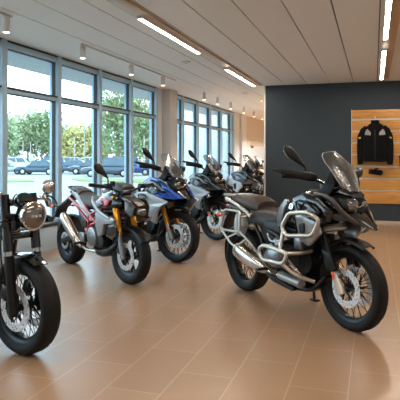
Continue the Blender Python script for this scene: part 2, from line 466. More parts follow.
        G().panel([(1.15, s * .262, .83), (1.25, s * .285, .86), (1.24, s * .272, .73), (1.17, s * .258, .72)], .01, .004).build('shroud_vent', M['blackp'], sp)
        if K('whitewing'):
            G().panel([(.80, s * .225, .88), (.95, s * .262, .92), (1.22, s * .30, .935), (1.62, s * .27, .82), (1.50, s * .30, .75), (1.43, s * .30, .66), (1.40, s * .285, .52), (1.28, s * .285, .55), (1.20, s * .30, .74), (.98, s * .27, .82)], .03, .012, rr=.012).build('side_fairing', M[K('whitewing')], root)
    if K('bluetop'):
        for s in (-1, 1):
            G().panel([(.98, s * .20, 1.05), (1.12, s * .19, 1.13), (1.30, s * .19, 1.12), (1.52, s * .19, 1.0), (1.74, s * .10, .86), (1.60, s * .18, .85), (1.42, s * .262, .88), (1.20, s * .275, .93)], .03, .018, sm=5).build('tank_cover', M[K('bluetop')], root)
    if K('badge', True):
        b, X, r = roundel(tk, (1.06, -.262, .975), .03, (-.12, -1, .22), tk)
        badge_quarters(tk, X, r, M['badgeb'], M['badgew'])
    if K('emblem'):
        e = G().tube([(1.06, -.312, .895), (1.16, -.318, .90), (1.22, -.318, .87), (1.18, -.318, .835), (1.08, -.312, .825), (1.03, -.306, .86)], .009, 6, closed=True, smooth=4)
        e.build('side_emblem', M['satin'], root)
        G().tube([(1.19, -.322, .878), (1.12, -.32, .882), (1.08, -.318, .862), (1.12, -.32, .843), (1.17, -.322, .848), (1.17, -.322, .862)], .006, 6, smooth=3).build('side_emblem_letter', M['satin'], root)
    # side covers and seats
    for s in (-1, 1):
        G().panel([(.34, s * .13, .82), (.60, s * .15, .80), (.76, s * .17, .80), (.80, s * .18, .68), (.66, s * .17, .58), (.50, s * .15, .60)], .03, .015).build('side_cover', M['blackp'], root)
    G().loft([(.22, .84, .14, .07, .8), (.30, .825, .185, .085, .75), (.45, .80, .195, .10, .70), (.60, .80, .165, .095, .70), (.72, .815, .125, .09, .72), (.80, .86, .08, .05, .8)], n=2.6).build('rider_seat', M[K('seat', 'seat')], root)
    G().loft([(-.20, .955, .09, .03, .8), (-.10, .95, .14, .055, .8), (.08, .945, .165, .07, .78), (.26, .925, .17, .075, .78), (.36, .90, .14, .06, .8)], n=2.6).build('passenger_seat', M[K('seat2', 'seat')], root)
    ts = G().loft([(-.33, .85, .05, .03), (-.22, .86, .10, .045), (.0, .85, .13, .05), (.3, .80, .14, .055)], n=2.6).build('tail_section', M[K('tail', 'blackp')], root)
    G().box((-.345, 0, .86), (.03, .1, .04), .01).build('tail_light', M['redlens'], ts)
    pl = G().sweep([(-.25, 0, .82), (-.36, 0, .72), (-.42, 0, .58)], [(.07, .014), (.06, .012), (.07, .01)], n=3).build('plate_bracket', M['plate'], root)
    for s in (-1, 1):
        G().tube([(-.31, 0, .77), (-.33, s * .14, .77)], .008, 8).build('signal_stalk', M['blackp'], pl)
        G().sweep([(-.36, s * .155, .77), (-.33, s * .155, .77), (-.29, s * .155, .77)], [(.02, .02), (.025, .025), (.01, .01)], up=(0, 0, 1), fixedT=(1, 0, 0)).build('turn_signal', M['orange'], pl)
        G().tube(rounded([(.34, s * .20, .815), (.30, s * .205, .85), (.06, s * .20, .925), (-.16, s * .18, .965), (-.24, s * .08, .96)], .06, closed=False), .017, 10).build('grab_rail', M['silver'] if K('rack', True) else M['satin'], root)
    fender_arc(Vector((0, 0, rr)), .385, 100, 195, .16).build('rear_fender', M['blackp'], root)
    if K('rack', True):
        G().box((-.20, 0, .985), (.24, .2, .014), .005).tube(rounded([(-.06, .12, 1.0), (-.34, .1, .99), (-.34, -.1, .99), (-.06, -.12, 1.0)], .04), .010, 8, closed=True).build('luggage_rack', M['silver'], root)
    if K('pannier'):
        for s in (-1, 1):
            y = s * .265
            pf = G()
            pf.tube(rounded([(-.045, y, .86), (.265, y, .86), (.25, y, .655), (-.105, y, .645)], .055), .0125, 10, closed=True)
            pf.tube(rounded([(-.10, y, .645), (.06, y * .95, .52), (.42, s * .2, .40), (.53, s * .17, .40)], .05, closed=False), .011, 8)
            pf.tube(rounded([(.25, y, .66), (.40, s * .22, .55), (.51, s * .17, .405)], .05, closed=False), .011, 8)
            pf.tube([(.0, y * .98, .57), (.25, y, .66)], .009, 8).tube([(.15, y * .95, .495), (.33, s * .235, .60)], .009, 8)
            pf.tube([(.265, y, .80), (.30, s * .14, .84)], .010, 8).tube([(-.07, y, .80), (-.2, s * .08, .87)], .010, 8)
            pf.tube([(.20, y, .655), (.20, y, .86)], .007, 8)
            pf.build('pannier_frame', M['silver'], root)
            G().sweep([(.10, s * .17, .62), (.14, s * .175, .72), (.12, s * .17, .82)], [(.05, .06), (.06, .085), (.04, .06)], up=(1, 0, 0), n=2.6).build('tail_storage_pod', M['lightgrey'], root)
    if K('crash'):
        for s in (-1, 1):
            cb = G(); y = s * .32
            cb.tube(rounded([(1.10, y, .925), (1.345, y, .955), (1.445, s * .285, .90), (1.375, s * .30, .765), (1.09, s * .345, .735), (1.03, s * .345, .80)], .04), .0175, 12, closed=True)
            cb.build('upper_crash_bar', M['silver'], root)
            lb = G()
            lb.tube(rounded([(.765, s * .40, .57), (.84, s * .40, .625), (1.17, s * .39, .60), (1.13, s * .40, .505), (.83, s * .40, .495)], .045), .0175, 12, closed=True)
            lb.tube([(1.05, s * .345, .76), (1.06, s * .38, .62)], .016, 10)
            lb.tube(rounded([(1.10, s * .40, .505), (1.20, s * .33, .42), (1.26, s * .18, .36)], .05, closed=False), .0165, 10)
            lb.tube(rounded([(1.17, s * .39, .60), (1.22, s * .28, .60), (1.18, s * .14, .60)], .05, closed=False), .0165, 10)
            lb.tube(rounded([(.83, s * .40, .50), (.76, s * .28, .40), (.72, s * .16, .36)], .05, closed=False), .0165, 10)
            lb.build('lower_crash_bar', M['silver'], root)
    # sidestand on the left
    G().tube([(.86, .14, .32), (.70, .30, .05), (.67, .325, .015)], .013, 8).box((.67, .335, .008), (.09, .06, .016), .004).build('sidestand', M['satin'], root)
    # front end
    G().loft([(1.30, .96, .10, .03), (1.42, .975, .145, .045, .7), (1.52, .955, .13, .042, .7), (1.62, .915, .095, .03, .7), (1.71, .868, .055, .018, .7), (1.765, .842, .02, .008, .8)], n=2.5).build('beak', M[K('beak', 'gloss')], root)
    for s in (-1, 1):
        G().sweep([(1.28, s * .19, 1.09), (1.38, s * .185, 1.09), (1.47, s * .165, 1.04), (1.54, s * .14, .965), (1.62, s * .105, .905), (1.71, s * .06, .862)], [(.012, .02), (.013, .024), (.014, .024), (.014, .022), (.012, .018), (.008, .01)], n=2.4, sub=3).build('beak_trim', M[K('trim', 'bronze')], root)
    hl = G().loft([(1.36, 1.03, .10, .06), (1.46, 1.035, .14, .075, .8), (1.54, 1.025, .135, .068, .8), (1.575, 1.015, .115, .055, .8)], n=3).build('headlight', M['blackp'], root, xf if False else None)
    for yy, q in ((-.05, .054), (.068, .030)):
        G().rev([(.0, q), (.012, q), (.02, q * .8), (.026, q * .45), (.028, .0005)], 28, axis='X', c=(1.565, yy, 1.018), closed=False).build('headlight_lens', M['lens'], hl)
    G().tube([(1.582, -.1, 1.045), (1.588, 0, 1.0), (1.582, .1, 1.045)], .005, 6, smooth=4).build('running_light', M['lensw'], hl)
    G().loft([(1.24, 1.10, .07, .04), (1.34, 1.12, .13, .055, .7), (1.45, 1.13, .13, .045, .7), (1.54, 1.105, .10, .03, .7), (1.58, 1.09, .07, .016)], n=2.6).build('nose_fairing', M['gloss'], root)
    for s in (-1, 1):
        G().panel([(1.26, s * .145, 1.10), (1.34, s * .145, 1.17), (1.42, s * .145, 1.29), (1.46, s * .14, 1.17), (1.40, s * .15, 1.08)], .012, .003).build('screen_deflector', M['rubber'], root)
    # windscreen: curved sheet leaning back
    wt = K('ws', .20)  # top height offset
    rows = [(1.575, 1.125, .085), (1.53, 1.20, .115), (1.47, 1.29, .135), (1.40, 1.37, .125), (1.34, 1.42, .10), (1.305, 1.447, .06)]
    g = G(); N = 10; out = []; inn = []
    for x, z, hw in rows:
        a = []; b = []
        for k in range(N + 1):
            t = k / N * 2 - 1
            p = Vector((x - .075 * t * t, hw * t, z + .02 * t * t * (1 if z < 1.3 else -.6)))
            a.append(g.V(p)); b.append(g.V(p + Vector((-.004, 0, -.002))))
        out.append(a); inn.append(b)
    for S_ in (out, inn):
        for i in range(len(rows) - 1):
            for k in range(N): g.bm.faces.new((S_[i][k], S_[i][k + 1], S_[i + 1][k + 1], S_[i + 1][k]))
    rim_o = [r_[0] for r_ in out] + out[-1][1:] + [r_[-1] for r_ in reversed(out[:-1])] + list(reversed(out[0][1:-1]))
    rim_i = [r_[0] for r_ in inn] + inn[-1][1:] + [r_[-1] for r_ in reversed(inn[:-1])] + list(reversed(inn[0][1:-1]))
    for k in range(len(rim_o)): g.bm.faces.new((rim_o[k], rim_o[(k + 1) % len(rim_o)], rim_i[(k + 1) % len(rim_i)], rim_i[k]))
    edge = [tuple(v.co) for v in ([r_[0] for r_ in out] + out[-1][1:] + [r_[-1] for r_ in reversed(out[:-1])])]
    ws = g.build('windscreen', M[K('screen', 'screen')], root)
    G().tube(edge, .0035, 6).build('windscreen_edge_highlight', M['palegrey'], ws)  # pale rim tube: the sheet's edge highlights put into its colour
    for s in (-1, 1):
        G().sweep([(1.52, s * .05, 1.12), (1.45, s * .06, 1.23), (1.36, s * .05, 1.33)], [(.012, .01), (.014, .012), (.01, .008)], up=(0, 1, 0), n=3).build('windscreen_bracket', M['satin'], ws)
    G().box((1.36, 0, 1.22), (.03, .2, .12), .012, Matrix.Rotation(-.5, 3, 'Y')).build('instrument_display', M['blackp'], root)
    # bars
    hb = G().tube([(1.12, -.40, 1.245), (1.2, -.27, 1.235), (1.24, -.12, 1.20), (1.22, 0, 1.165), (1.24, .12, 1.20), (1.2, .27, 1.235), (1.12, .40, 1.245)], .013, 10, smooth=4).build('handlebar', M['titan'] if K('crash') else M['satin'], root, xf)
    G().box((1.2, 0, 1.10), (.06, .09, .14), .012).build('bar_riser', M['satin'], root, xf)
    for s in (-1, 1):
        G().tube([(1.115, s * .41, 1.245), (1.19, s * .29, 1.237)], .02, 12).build('grip', M['rubber'], hb, xf)
        G().box((1.215, s * .265, 1.245), (.06, .075, .05), .01).build('switch_block', M['blackp'], hb, xf)
        G().sweep([(1.265, s * .165, 1.225), (1.275, s * .24, 1.235), (1.25, s * .35, 1.255), (1.18, s * .435, 1.278), (1.09, s * .475, 1.295)], [(.016, .03), (.02, .038), (.016, .032), (.013, .022), (.01, .010)], n=2.6, sub=3).build('hand_guard', M['blackp'], hb, xf)
        G().tube([(1.24, s * .25, 1.255), (1.22, s * .35, 1.258), (1.17, s * .43, 1.255)], .006, 6, smooth=3).build('lever', M['engl'], hb, xf)
    mirror_part(root, (1.225, -.235, 1.25), (1.235, -.26, 1.32), (1.175, -.425, 1.485), xf, w=.046)
    return root

# placed at the floor point seen in the photograph
def floor_at(px, py):
    d = CAM_H * FPX / (py - 157)
    p = cam_to_world(px, py, d); return (p.x, p.y)

GROUP = 'motorcycles on the showroom floor'
adventure('large dark grey adventure motorcycle with steel crash bars, before the dark wall', floor_at(352, 330), -43.57,
          dict(crash=True, pannier=True, tank='anthr', tankside='grey2', seat='seat', seat2='seatbr', detail=True), GROUP)
adventure('blue, silver and black adventure motorcycle with gold fork, behind the silver and red roadster', floor_at(178, 262), -31,
          dict(steer=11, fork='gold', tank='anthr', tankside='anthr', wing='gloss', shroud='blackp', whitewing='palegrey', bluetop='blue', screen='clear', boxer=False, badge=False, emblem=True, rack=False, trim='gloss', beak='gloss'), GROUP)
adventure('black adventure motorcycle with grey side panels and smoked screen, just right of the blue one', floor_at(217, 240), -32,
          dict(steer=9, tank='gloss', tankside='grey', wing='gloss', shroud='blackp', whitewing='grey2', bluetop='gloss', badge=False, rack=False, trim='gloss', boxer=False), GROUP)
adventure('grey tanked adventure motorcycle half hidden behind the rear of the largest motorcycle', floor_at(254, 224), -34,
          dict(tank='lightgrey', tankside='lightgrey', wing='grey', shroud='lightgrey', rack=False, trim='gloss', boxer=False, nsp=10, wheels='alloy'), GROUP)
adventure('farthest motorcycle, sand and black, standing before the white alcove', floor_at(260, 196), -48,
          dict(tank='tan', tankside='tan', wing='tan', shroud='blackp', screen='screen', beak='tan', rack=False, boxer=False, nsp=10, wheels='alloy'), GROUP)

# ------------------------------------------------------------------ naked roadster
def roadster(label, front, heading, group):
    L = 1.52; h = (math.cos(R(heading)), math.sin(R(heading)))
    root = thing('roadster_motorcycle', label, 'motorcycle', (front[0] - h[0] * L, front[1] - h[1] * L, 0), R(heading), group)
    r = .308; hub = Vector((L, 0, r)); rake = .30; xf = steer_matrix(hub, rake, 6)
    wheel(root, 'rear_wheel', (0, 0, r), r, .215, .17, [(-.09, .11)], 'alloy', None, 5, 'satin', 'satin')
    wheel(root, 'front_wheel', hub, r, .218, .13, [(-.075, .15)], 'alloy', xf, 5, 'satin', 'satin')
    ax = Vector((-math.sin(rake), 0, math.cos(rake)))
    for s in (-1, 1):
        b = hub + Vector((.0, s * .11, 0)); P = lambda t: b + ax * t
        fl = G().tube([P(-.03), P(.28)], [.030, .026], 14).build('fork_leg', M['engl'], root, xf)
        G().tube([P(.25), P(.68)], .034, 18).build('fork_tube', M['gold'], fl, xf)
        if s < 0:
            G().box(hub + Vector((-.07, s * .095, .075)), (.08, .05, .10), .014, Matrix.Rotation(.5, 3, 'Y')).build('brake_caliper', M['satin'], fl, xf)
            G().tube([hub + Vector((-.07, -.11, .13)), P(.35) + Vector((-.04, -.03, 0)), P(.6) + Vector((.05, -.02, 0))], .006, 6, smooth=4).build('brake_hose', M['blackp'], fl, xf)
    for t_ in (.55, .71): G().box(hub + ax * t_, (.055, .20, .032), .01, Matrix.Rotation(-rake, 3, 'Y')).build('fork_clamp', M['engl'], root, xf)
    fender_arc(hub, .342, 35, 160, .155, drop=.05).build('front_fender', M['blackp'], root, xf)
    # frame: red tubes
    fr = G()
    for s in (-1, 1):
        for a, b in (((1.32, s * .05, .88), (.80, s * .14, .72)), ((1.30, s * .06, .74), (.86, s * .15, .60)), ((.80, s * .14, .72), (.98, s * .15, .64)), ((.98, s * .15, .64), (1.06, s * .11, .80)),
                     ((.80, s * .14, .72), (.74, s * .13, .48)), ((.74, s * .13, .73), (.12, s * .09, .88)), ((.80, s * .14, .62), (.3, s * .1, .82)), ((.86, s * .15, .60), (.74, s * .13, .48)), ((.60, s * .12, .84), (.80, s * .14, .72))):
            fr.tube([a, b], .017, 10)
    fr.build('frame', M['red'], root)
    G().sweep([(.72, .11, .43), (.3, .12, .40), (0, .12, .31)], [(.03, .055), (.022, .045), (.022, .04)], n=3).sweep([(.72, -.11, .43), (.3, -.12, .40), (0, -.12, .31)], [(.03, .055), (.022, .045), (.022, .04)], n=3).build('swingarm', M['satin'], root)
    G().tube([(.60, 0, .48), (.46, 0, .80)], .025, 12).tube([(.59 - .0098 * k, 0, .51 + .023 * k) for k in range(10)], .045, 10).build('rear_shock', M['red'], root)
    en = G().box((.95, 0, .47), (.46, .27, .28), .05).box((1.08, 0, .64), (.22, .22, .24), .04).build('engine', M['engine'], root)
    for s in (-1, 1):
        G().rev([(s * .13, .02), (s * .165, .115), (s * .185, .11), (s * .195, .085), (s * .19, .04), (s * .2, .001)], 28, c=(.93, 0, .47), closed=False).build('engine_cover', M['engl'], en)
        G().rev([(s * .12, .02), (s * .155, .08), (s * .17, .07), (s * .175, .001)], 24, c=(1.12, 0, .44), closed=False).build('engine_cover', M['engine'], en)
    g = G()
    for k in range(6): g.box((1.08, 0, .56 + .03 * k), (.25, .26, .008), .003)
    g.build('cooling_fins', M['engl'], en)
    G().tube([(1.2, 0, .62), (1.30, -.02, .5), (1.2, -.06, .33), (.8, -.13, .29), (.66, -.18, .35)], .023, 12, smooth=4).build('exhaust_pipe', M['titan'], root)
    mu = G().sweep([(.70, -.185, .33), (.62, -.195, .38), (.50, -.21, .47), (.36, -.22, .58), (.27, -.225, .655), (.25, -.225, .67)], [(.028, .028), (.045, .045), (.055, .056), (.058, .06), (.05, .052), (.036, .04)], n=2.6, sub=2).build('muffler', M['titan'], root)
    G().panel([(.62, -.25, .43), (.50, -.272, .55), (.36, -.282, .655), (.32, -.28, .60), (.48, -.272, .47), (.6, -.25, .37)], .012, .008).build('heat_shield', M['titan'], mu)
    G().sweep([(.255, -.225, .667), (.235, -.225, .683)], [(.03, .035)] * 2).build('muffler_tip', M['satin'], mu)
    G().sweep([(.85, 0, .31), (1.05, 0, .29), (1.25, 0, .36), (1.34, 0, .46)], [(.12, .04), (.14, .05), (.12, .05), (.06, .02)], n=3.5, sub=3).build('belly_pan', M['blackp'], root)
    tk = G().loft([(.84, .82, .09, .05), (.92, .85, .14, .08, .75), (1.05, .88, .18, .105, .7), (1.20, .90, .20, .115, .66), (1.36, .90, .19, .10, .66), (1.48, .90, .11, .06, .7)], n=2.6).build('fuel_tank', M['anthr'], root)
    G().rev([(0, .0001), (0, .042), (.012, .042), (.016, .03), (.016, .0001)], 24, axis='Z', c=(1.14, 0, 1.0), closed=False).build('fuel_cap', M['engl'], tk)
    for s in (-1, 1):
        G().panel([(1.04, s * .175, .90), (1.20, s * .20, .945), (1.36, s * .185, .93), (1.34, s * .21, .86), (1.16, s * .205, .82)], .02, .012).build('tank_red_panel', M['red'], tk)
        G().panel([(1.10, s * .215, .90), (1.24, s * .222, .915), (1.30, s * .222, .87), (1.18, s * .225, .82), (1.12, s * .22, .84)], .012, .008).build('tank_knee_panel', M['gloss'], tk)
        G().sweep([(.93, s * .165, .925), (.98, s * .19, .885), (1.10, s * .205, .815), (1.22, s * .21, .765), (1.46, s * .235, .73)], [(.010, .02), (.012, .028), (.012, .026), (.012, .024), (.01, .014)], n=3, sub=3).build('tank_silver_stripe', M['palegrey'], root)
        G().panel([(1.06, s * .20, .765), (1.28, s * .222, .765), (1.58, s * .24, .73), (1.52, s * .235, .68), (1.30, s * .215, .655), (1.23, s * .20, .53), (1.11, s * .19, .49), (1.04, s * .19, .62)], .03, .008, rr=.012).build('radiator_shroud', M['palegrey'], root)
        G().panel([(1.30, s * .185, .64), (1.52, s * .205, .67), (1.54, s * .19, .58), (1.42, s * .175, .49), (1.27, s * .18, .52)], .03, .006, rr=.012).build('radiator_guard', M['gloss'], root)
        G().panel([(.06, s * .05, 1.0), (.20, s * .085, .995), (.42, s * .115, .94), (.69, s * .145, .80), (.90, s * .155, .69), (.86, s * .15, .63), (.62, s * .14, .74), (.36, s * .105, .88), (.12, s * .05, .96)], .025, .006).build('tail_panel', M['palegrey'], root)
        G().panel([(.48, s * .13, .76), (.72, s * .15, .65), (.74, s * .15, .55), (.62, s * .14, .54), (.50, s * .13, .66)], .02, .01).build('side_cover', M['blackp'], root)
    G().loft([(.36, .93, .10, .04, .8), (.48, .89, .135, .065, .75), (.64, .85, .145, .075, .75), (.82, .845, .115, .07, .75), (.94, .88, .07, .04, .8)], n=2.6).build('rider_seat', M['seatbr'], root)
    G().loft([(.08, .985, .045, .02), (.18, .985, .085, .035, .8), (.32, .965, .11, .045, .8), (.44, .935, .12, .045, .8)], n=2.6).build('passenger_seat', M['seatbr'], root)
    tl = G().loft([(.06, .94, .03, .015), (.14, .93, .06, .03), (.35, .88, .10, .04), (.6, .80, .12, .05)], n=2.6).build('tail_section', M['blackp'], root)
    G().box((.055, 0, .945), (.03, .09, .03), .008).build('tail_light', M['redlens'], tl)
    G().tube(rounded([(.34, .11, .97), (.12, .10, 1.01), (.05, .05, 1.01), (.05, -.05, 1.01), (.12, -.10, 1.01), (.34, -.11, .97)], .05, closed=False), .012, 8).build('grab_rail', M['satin'], root)
    pb = G().sweep([(.14, 0, .90), (-.10, 0, .80), (-.28, 0, .72), (-.37, 0, .58)], [(.07, .03), (.06, .03), (.08, .035), (.085, .012)], n=3).build('plate_bracket', M['plate'], root)
    for s in (-1, 1):
        G().sweep([(-.31, s * .16, .74), (-.27, s * .16, .74), (-.22, s * .16, .74)], [(.02, .02), (.024, .024), (.01, .01)], fixedT=(1, 0, 0)).build('turn_signal', M['orange'], pb)
        G().tube([(-.24, 0, .73), (-.26, s * .15, .74)], .008, 8).build('signal_stalk', M['blackp'], pb)
    fender_arc(Vector((0, 0, r)), .345, 70, 165, .17).build('rear_fender', M['blackp'], root)
    for s in (-1, 1):
        G().box((.66, s * .17, .43), (.16, .03, .12), .012).build('foot_peg_bracket', M['engl'], root)
        G().box((.72, s * .25, .38), (.05, .13, .024), .008).build('foot_peg', M['satin'], root)
    G().tube([(.82, .12, .30), (.68, .28, .04), (.66, .30, .012)], .013, 8).build('sidestand', M['satin'], root)
    # nose
    hl = G().loft([(1.46, .82, .06, .06), (1.54, .84, .095, .085, .75), (1.62, .835, .10, .08, .75), (1.69, .81, .08, .055, .8)], n=3).build('headlight', M['bronze'], root, xf)
    G().loft([(1.66, .81, .075, .045, .8), (1.705, .805, .065, .038, .8), (1.72, .80, .04, .018)], n=3).build('headlight_lens', M['lens'], hl, xf)
    G().loft([(1.38, .955, .07, .025), (1.48, .94, .11, .028, .7), (1.60, .905, .10, .022, .7), (1.70, .865, .06, .012)], n=2.6).build('fly_screen', M['bronze'], root, xf)
    for s in (-1, 1):
        G().panel([(1.50, s * .10, .95), (1.62, s * .125, .93), (1.70, s * .10, .86), (1.66, s * .11, .74), (1.56, s * .125, .80)], .012, .004).build('nose_panel', M['bronze'], root, xf)
        G().tube([(1.57, s * .08, .735), (1.58, s * .15, .735)], .007, 8).sweep([(1.56, s * .155, .735), (1.59, s * .155, .735), (1.62, s * .155, .735)], [(.014, .014), (.018, .018), (.008, .008)], fixedT=(1, 0, 0)).build('turn_signal', M['blackp'], root, xf)
    G().box((1.39, 0, 1.0), (.04, .13, .06), .012, Matrix.Rotation(-.9, 3, 'Y')).build('instrument_display', M['blackp'], root, xf)
    hb = G().tube([(1.33, -.42, 1.085), (1.37, -.26, 1.065), (1.36, -.1, 1.02), (1.34, 0, 1.005), (1.36, .1, 1.02), (1.37, .26, 1.065), (1.33, .42, 1.085)], .013, 10, smooth=4).build('handlebar', M['satin'], root, xf)
    for s in (-1, 1):
        G().tube([(1.325, s * .44, 1.087), (1.365, s * .28, 1.068)], .021, 12).build('grip', M['rubber'], hb, xf)
        G().box((1.385, s * .235, 1.075), (.07, .09, .055), .012).build('switch_block', M['blackp'], hb, xf)
        G().tube([(1.42, s * .22, 1.075), (1.43, s * .33, 1.075), (1.39, s * .44, 1.07)], .008, 6, smooth=3).build('lever', M['blackp'], hb, xf)
    G().cyl((1.42, -.20, 1.07), (1.42, -.20, 1.13), .028, seg=14).build('fluid_reservoir', M['blackp'], hb, xf)
    mirror_part(root, (1.385, -.235, 1.09), (1.40, -.25, 1.165), (1.36, -.40, 1.31), xf, w=.056)
    return root
roadster('silver and red naked roadster with gold fork and short upswept exhaust, nearest the windows', floor_at(131, 284), -34, GROUP)

# ------------------------------------------------------------------ cruiser
def cruiser(label, front, heading, group):
    L = 1.60; h = (math.cos(R(heading)), math.sin(R(heading)))
    root = thing('cruiser_motorcycle', label, 'motorcycle', (front[0] - h[0] * L, front[1] - h[1] * L, 0), R(heading), group)
    r = .34; hub = Vector((L, 0, r)); rake = .13
    wheel(root, 'rear_wheel', (0, 0, .32), .32, .215, .17, [(-.09, .12)], 'wire', None, 36, 'satin', 'engl')
    wheel(root, 'front_wheel', hub, r, .265, .145, [(-.08, .165), (.08, .165)], 'wire', None, 40, 'satin', 'engine', seg=120, discr=.165)
    ax = Vector((-math.sin(rake), 0, math.cos(rake)))
    for s in (-1, 1):
        b = hub + Vector((.03, s * .115, 0)); P = lambda t: b + ax * t
        fl = G().tube([P(-.05), P(-.02), P(.02), P(.36), P(.37)], [.028, .036, .036, .033, .033], 18).build('fork_leg', M['satin'], root)
        G().tube([P(.36), P(.80)], .027, 18).build('fork_tube', M['chrome'], fl)
        G().tube([P(.40), P(.80)], .034, 18).build('fork_cover', M['gloss'], fl)
        G().box(hub + Vector((-.085, s * .09, .10)), (.08, .05, .11), .014, Matrix.Rotation(.4, 3, 'Y')).build('brake_caliper', M['satin'], fl)
        G().tube([hub + Vector((-.07, s * .1, .14)), P(.35) + Vector((-.05, s * .03, 0)), P(.7) + Vector((-.05, 0, 0))], .006, 6, smooth=4).build('brake_hose', M['blackp'], fl)
        G().box(P(.47) + Vector((-.06, s * .05, 0)), (.035, .008, .05), .003).build('reflector', M['orange'], fl)
    for t_ in (.50, .74): G().box(hub + ax * t_, (.07, .26, .05), .015).build('fork_clamp', M['gloss'], root)
    fender_arc(hub, .378, 58, 116, .13, drop=.012).build('front_fender', M['gloss'], root)
    for s in (-1, 1): G().tube([hub + Vector((.06, s * .085, .36)), hub + Vector((.03, s * .1, .2))], .01, 8).build('fender_stay', M['satin'], root)
    # headlight bowl and ring
    hc = hub + Vector((.06, .005, .645))
    hl = G().rev([(-.12, .001), (-.115, .04), (-.08, .078), (-.03, .096), (.03, .101), (.04, .1), (.04, .088), (.035, .08), (.0, .001)], 36, axis='X', c=hc, closed=False).build('headlight', M['gloss'], root)
    G().rev([(.028, .088), (.028, .104), (.048, .104), (.052, .096), (.05, .088)], 40, axis='X', c=hc).build('headlight_ring', M['chrome'], hl)
    G().rev([(.035, .0005), (.04, .085), (.05, .088), (.062, .07), (.07, .04), (.073, .0005)], 36, axis='X', c=hc, closed=False).build('headlight_lens', M['lens'], hl)
    g = G()
    for q in (-1, 0, 1): g.box(hc + Vector((.072, q * .03, 0)), (.006, .022, .02), .003)
    g.build('headlight_reflector', M['lensw'], hl)
    for s in (-1, 1): G().tube([hc + Vector((-.05, s * .1, 0)), hc + Vector((-.1, s * .13, 0))], .02, 8).build('headlight_bracket', M['satin'], root)
    # round instrument
    ic = hub + Vector((.02, -.02, .75))
    im = G().rev([(-.07, .001), (-.06, .045), (-.02, .058), (.02, .06), (.03, .055), (.032, .001)], 28, axis='X', c=ic, closed=False).build('speedometer', M['gloss'], root)
    G().rev([(-.072, .001), (-.064, .05), (-.060, .05)], 28, axis='X', c=ic, closed=False).build('dial_glass', M['lens'], im)
    hb = G().tube([(1.30, -.44, 1.17), (1.40, -.34, 1.21), (1.50, -.18, 1.17), (1.54, -.07, 1.08), (1.545, 0, 1.06), (1.54, .07, 1.06), (1.50, .18, 1.09), (1.42, .34, 1.07), (1.32, .44, 1.02)], .0145, 12, smooth=5).build('handlebar', M['chrome'], root)
    for s in (-1, 1):
        dz = 0 if s < 0 else -.085
        G().tube([(1.29, s * .45, 1.165 + dz * 1.8), (1.39, s * .35, 1.205 + dz * 1.5)], .021, 12).build('grip', M['rubber'], hb)
        G().tube([(1.44, s * .30, 1.20 + dz), (1.42, s * .40, 1.18 + dz * 1.3), (1.36, s * .48, 1.15 + dz * 1.6)], .007, 6, smooth=3).build('lever', M['satin'], hb)
        G().tube([(1.58, s * .10, .95), (1.60, s * .19, .94)], .008, 8).sweep([(1.57, s * .20, .94), (1.60, s * .20, .94), (1.65, s * .20, .94)], [(.022, .022), (.03, .03), (.02, .02)], fixedT=(1, 0, 0)).build('turn_signal', M['gloss'], root)
    # round left mirror
    mc = Vector((1.42, .345, 1.165))
    mi = G().rev([(-.012, .001), (-.012, .05), (-.006, .056), (.004, .056), (.018, .04), (.024, .001)], 28, axis='X', c=mc, closed=False).build('mirror', M['chrome'], root)
    G().tube([(1.44, .27, 1.09), (1.435, .29, 1.11), mc + Vector((.012, -.03, -.03))], .008, 8, smooth=3).build('mirror_stem', M['chrome'], mi)
    # chassis
    for s in (-1, 1):
        G().tube([(1.45, s * .05, .90), (1.25, s * .12, .55), (1.1, s * .14, .22), (.45, s * .14, .20), (.3, s * .13, .35)], .02, 10, smooth=4).tube([(1.45, s * .04, .95), (.95, s * .08, .78), (.45, s * .12, .62), (.0, s * .12, .55)], .02, 10, smooth=4).build('frame_rail', M['gloss'], root)
        G().tube([(.42, s * .13, .33), (0, s * .12, .32)], .024, 10).build('swingarm', M['gloss'], root)
        G().tube([(.02, s * .15, .34), (.28, s * .15, .62)], .022, 10).build('rear_shock', M['chrome'], root)
        G().box((.95, s * .24, .28), (.08, .14, .025), .008).build('foot_peg', M['satin'], root)
    en = G().box((.82, 0, .36), (.5, .26, .28), .06).cyl((.95, -.17, .36), (.95, .17, .36), .13, seg=28).build('engine', M['engine'], root)
    for x, dx in ((.70, -.14), (.98, .14)):
        g = G()
        for k in range(7):
            g.box((x + dx * k / 9, 0, .52 + .026 * k), (.19, .22, .012), .005, Matrix.Rotation(dx * 3, 3, 'Y'))
        g.tube([(x, 0, .46), (x + dx * .7, 0, .70)], .075, 16)
        g.build('cylinder', M['engl'], en)
        G().box((x + dx * .85, 0, .73), (.17, .2, .05), .02, Matrix.Rotation(dx * 3, 3, 'Y')).build('cylinder_head_cover', M['gloss'], en)
    G().rev([(-.14, .001), (-.16, .07), (-.2, .075), (-.215, .05), (-.215, .001)], 28, c=(.85, 0, .55), closed=False).build('air_cleaner', M['gloss'], en)
    for z in (.22, .30):
        G().tube([(1.06, -.1, .62), (1.2, -.16, .5), (1.12, -.2, z), (.5, -.21, z)], .023, 10, smooth=4).tube([(.52, -.21, z), (.46, -.21, z), (-.25, -.21, z + .02)], [.03, .042, .042], 16).build('exhaust_pipe', M['chrome'], root)
    tk = G().loft([(.78, .80, .06, .05), (.90, .83, .12, .085, .7), (1.10, .86, .165, .115, .66), (1.28, .885, .16, .115, .66), (1.42, .90, .10, .08, .7), (1.47, .90, .05, .04)], n=2.3).build('fuel_tank', M['gloss'], root)
    G().rev([(0, .0001), (0, .04), (.014, .04), (.02, .025), (.02, .0001)], 24, axis='Z', c=(1.2, 0, .975), closed=False).build('fuel_cap', M['chrome'], tk)
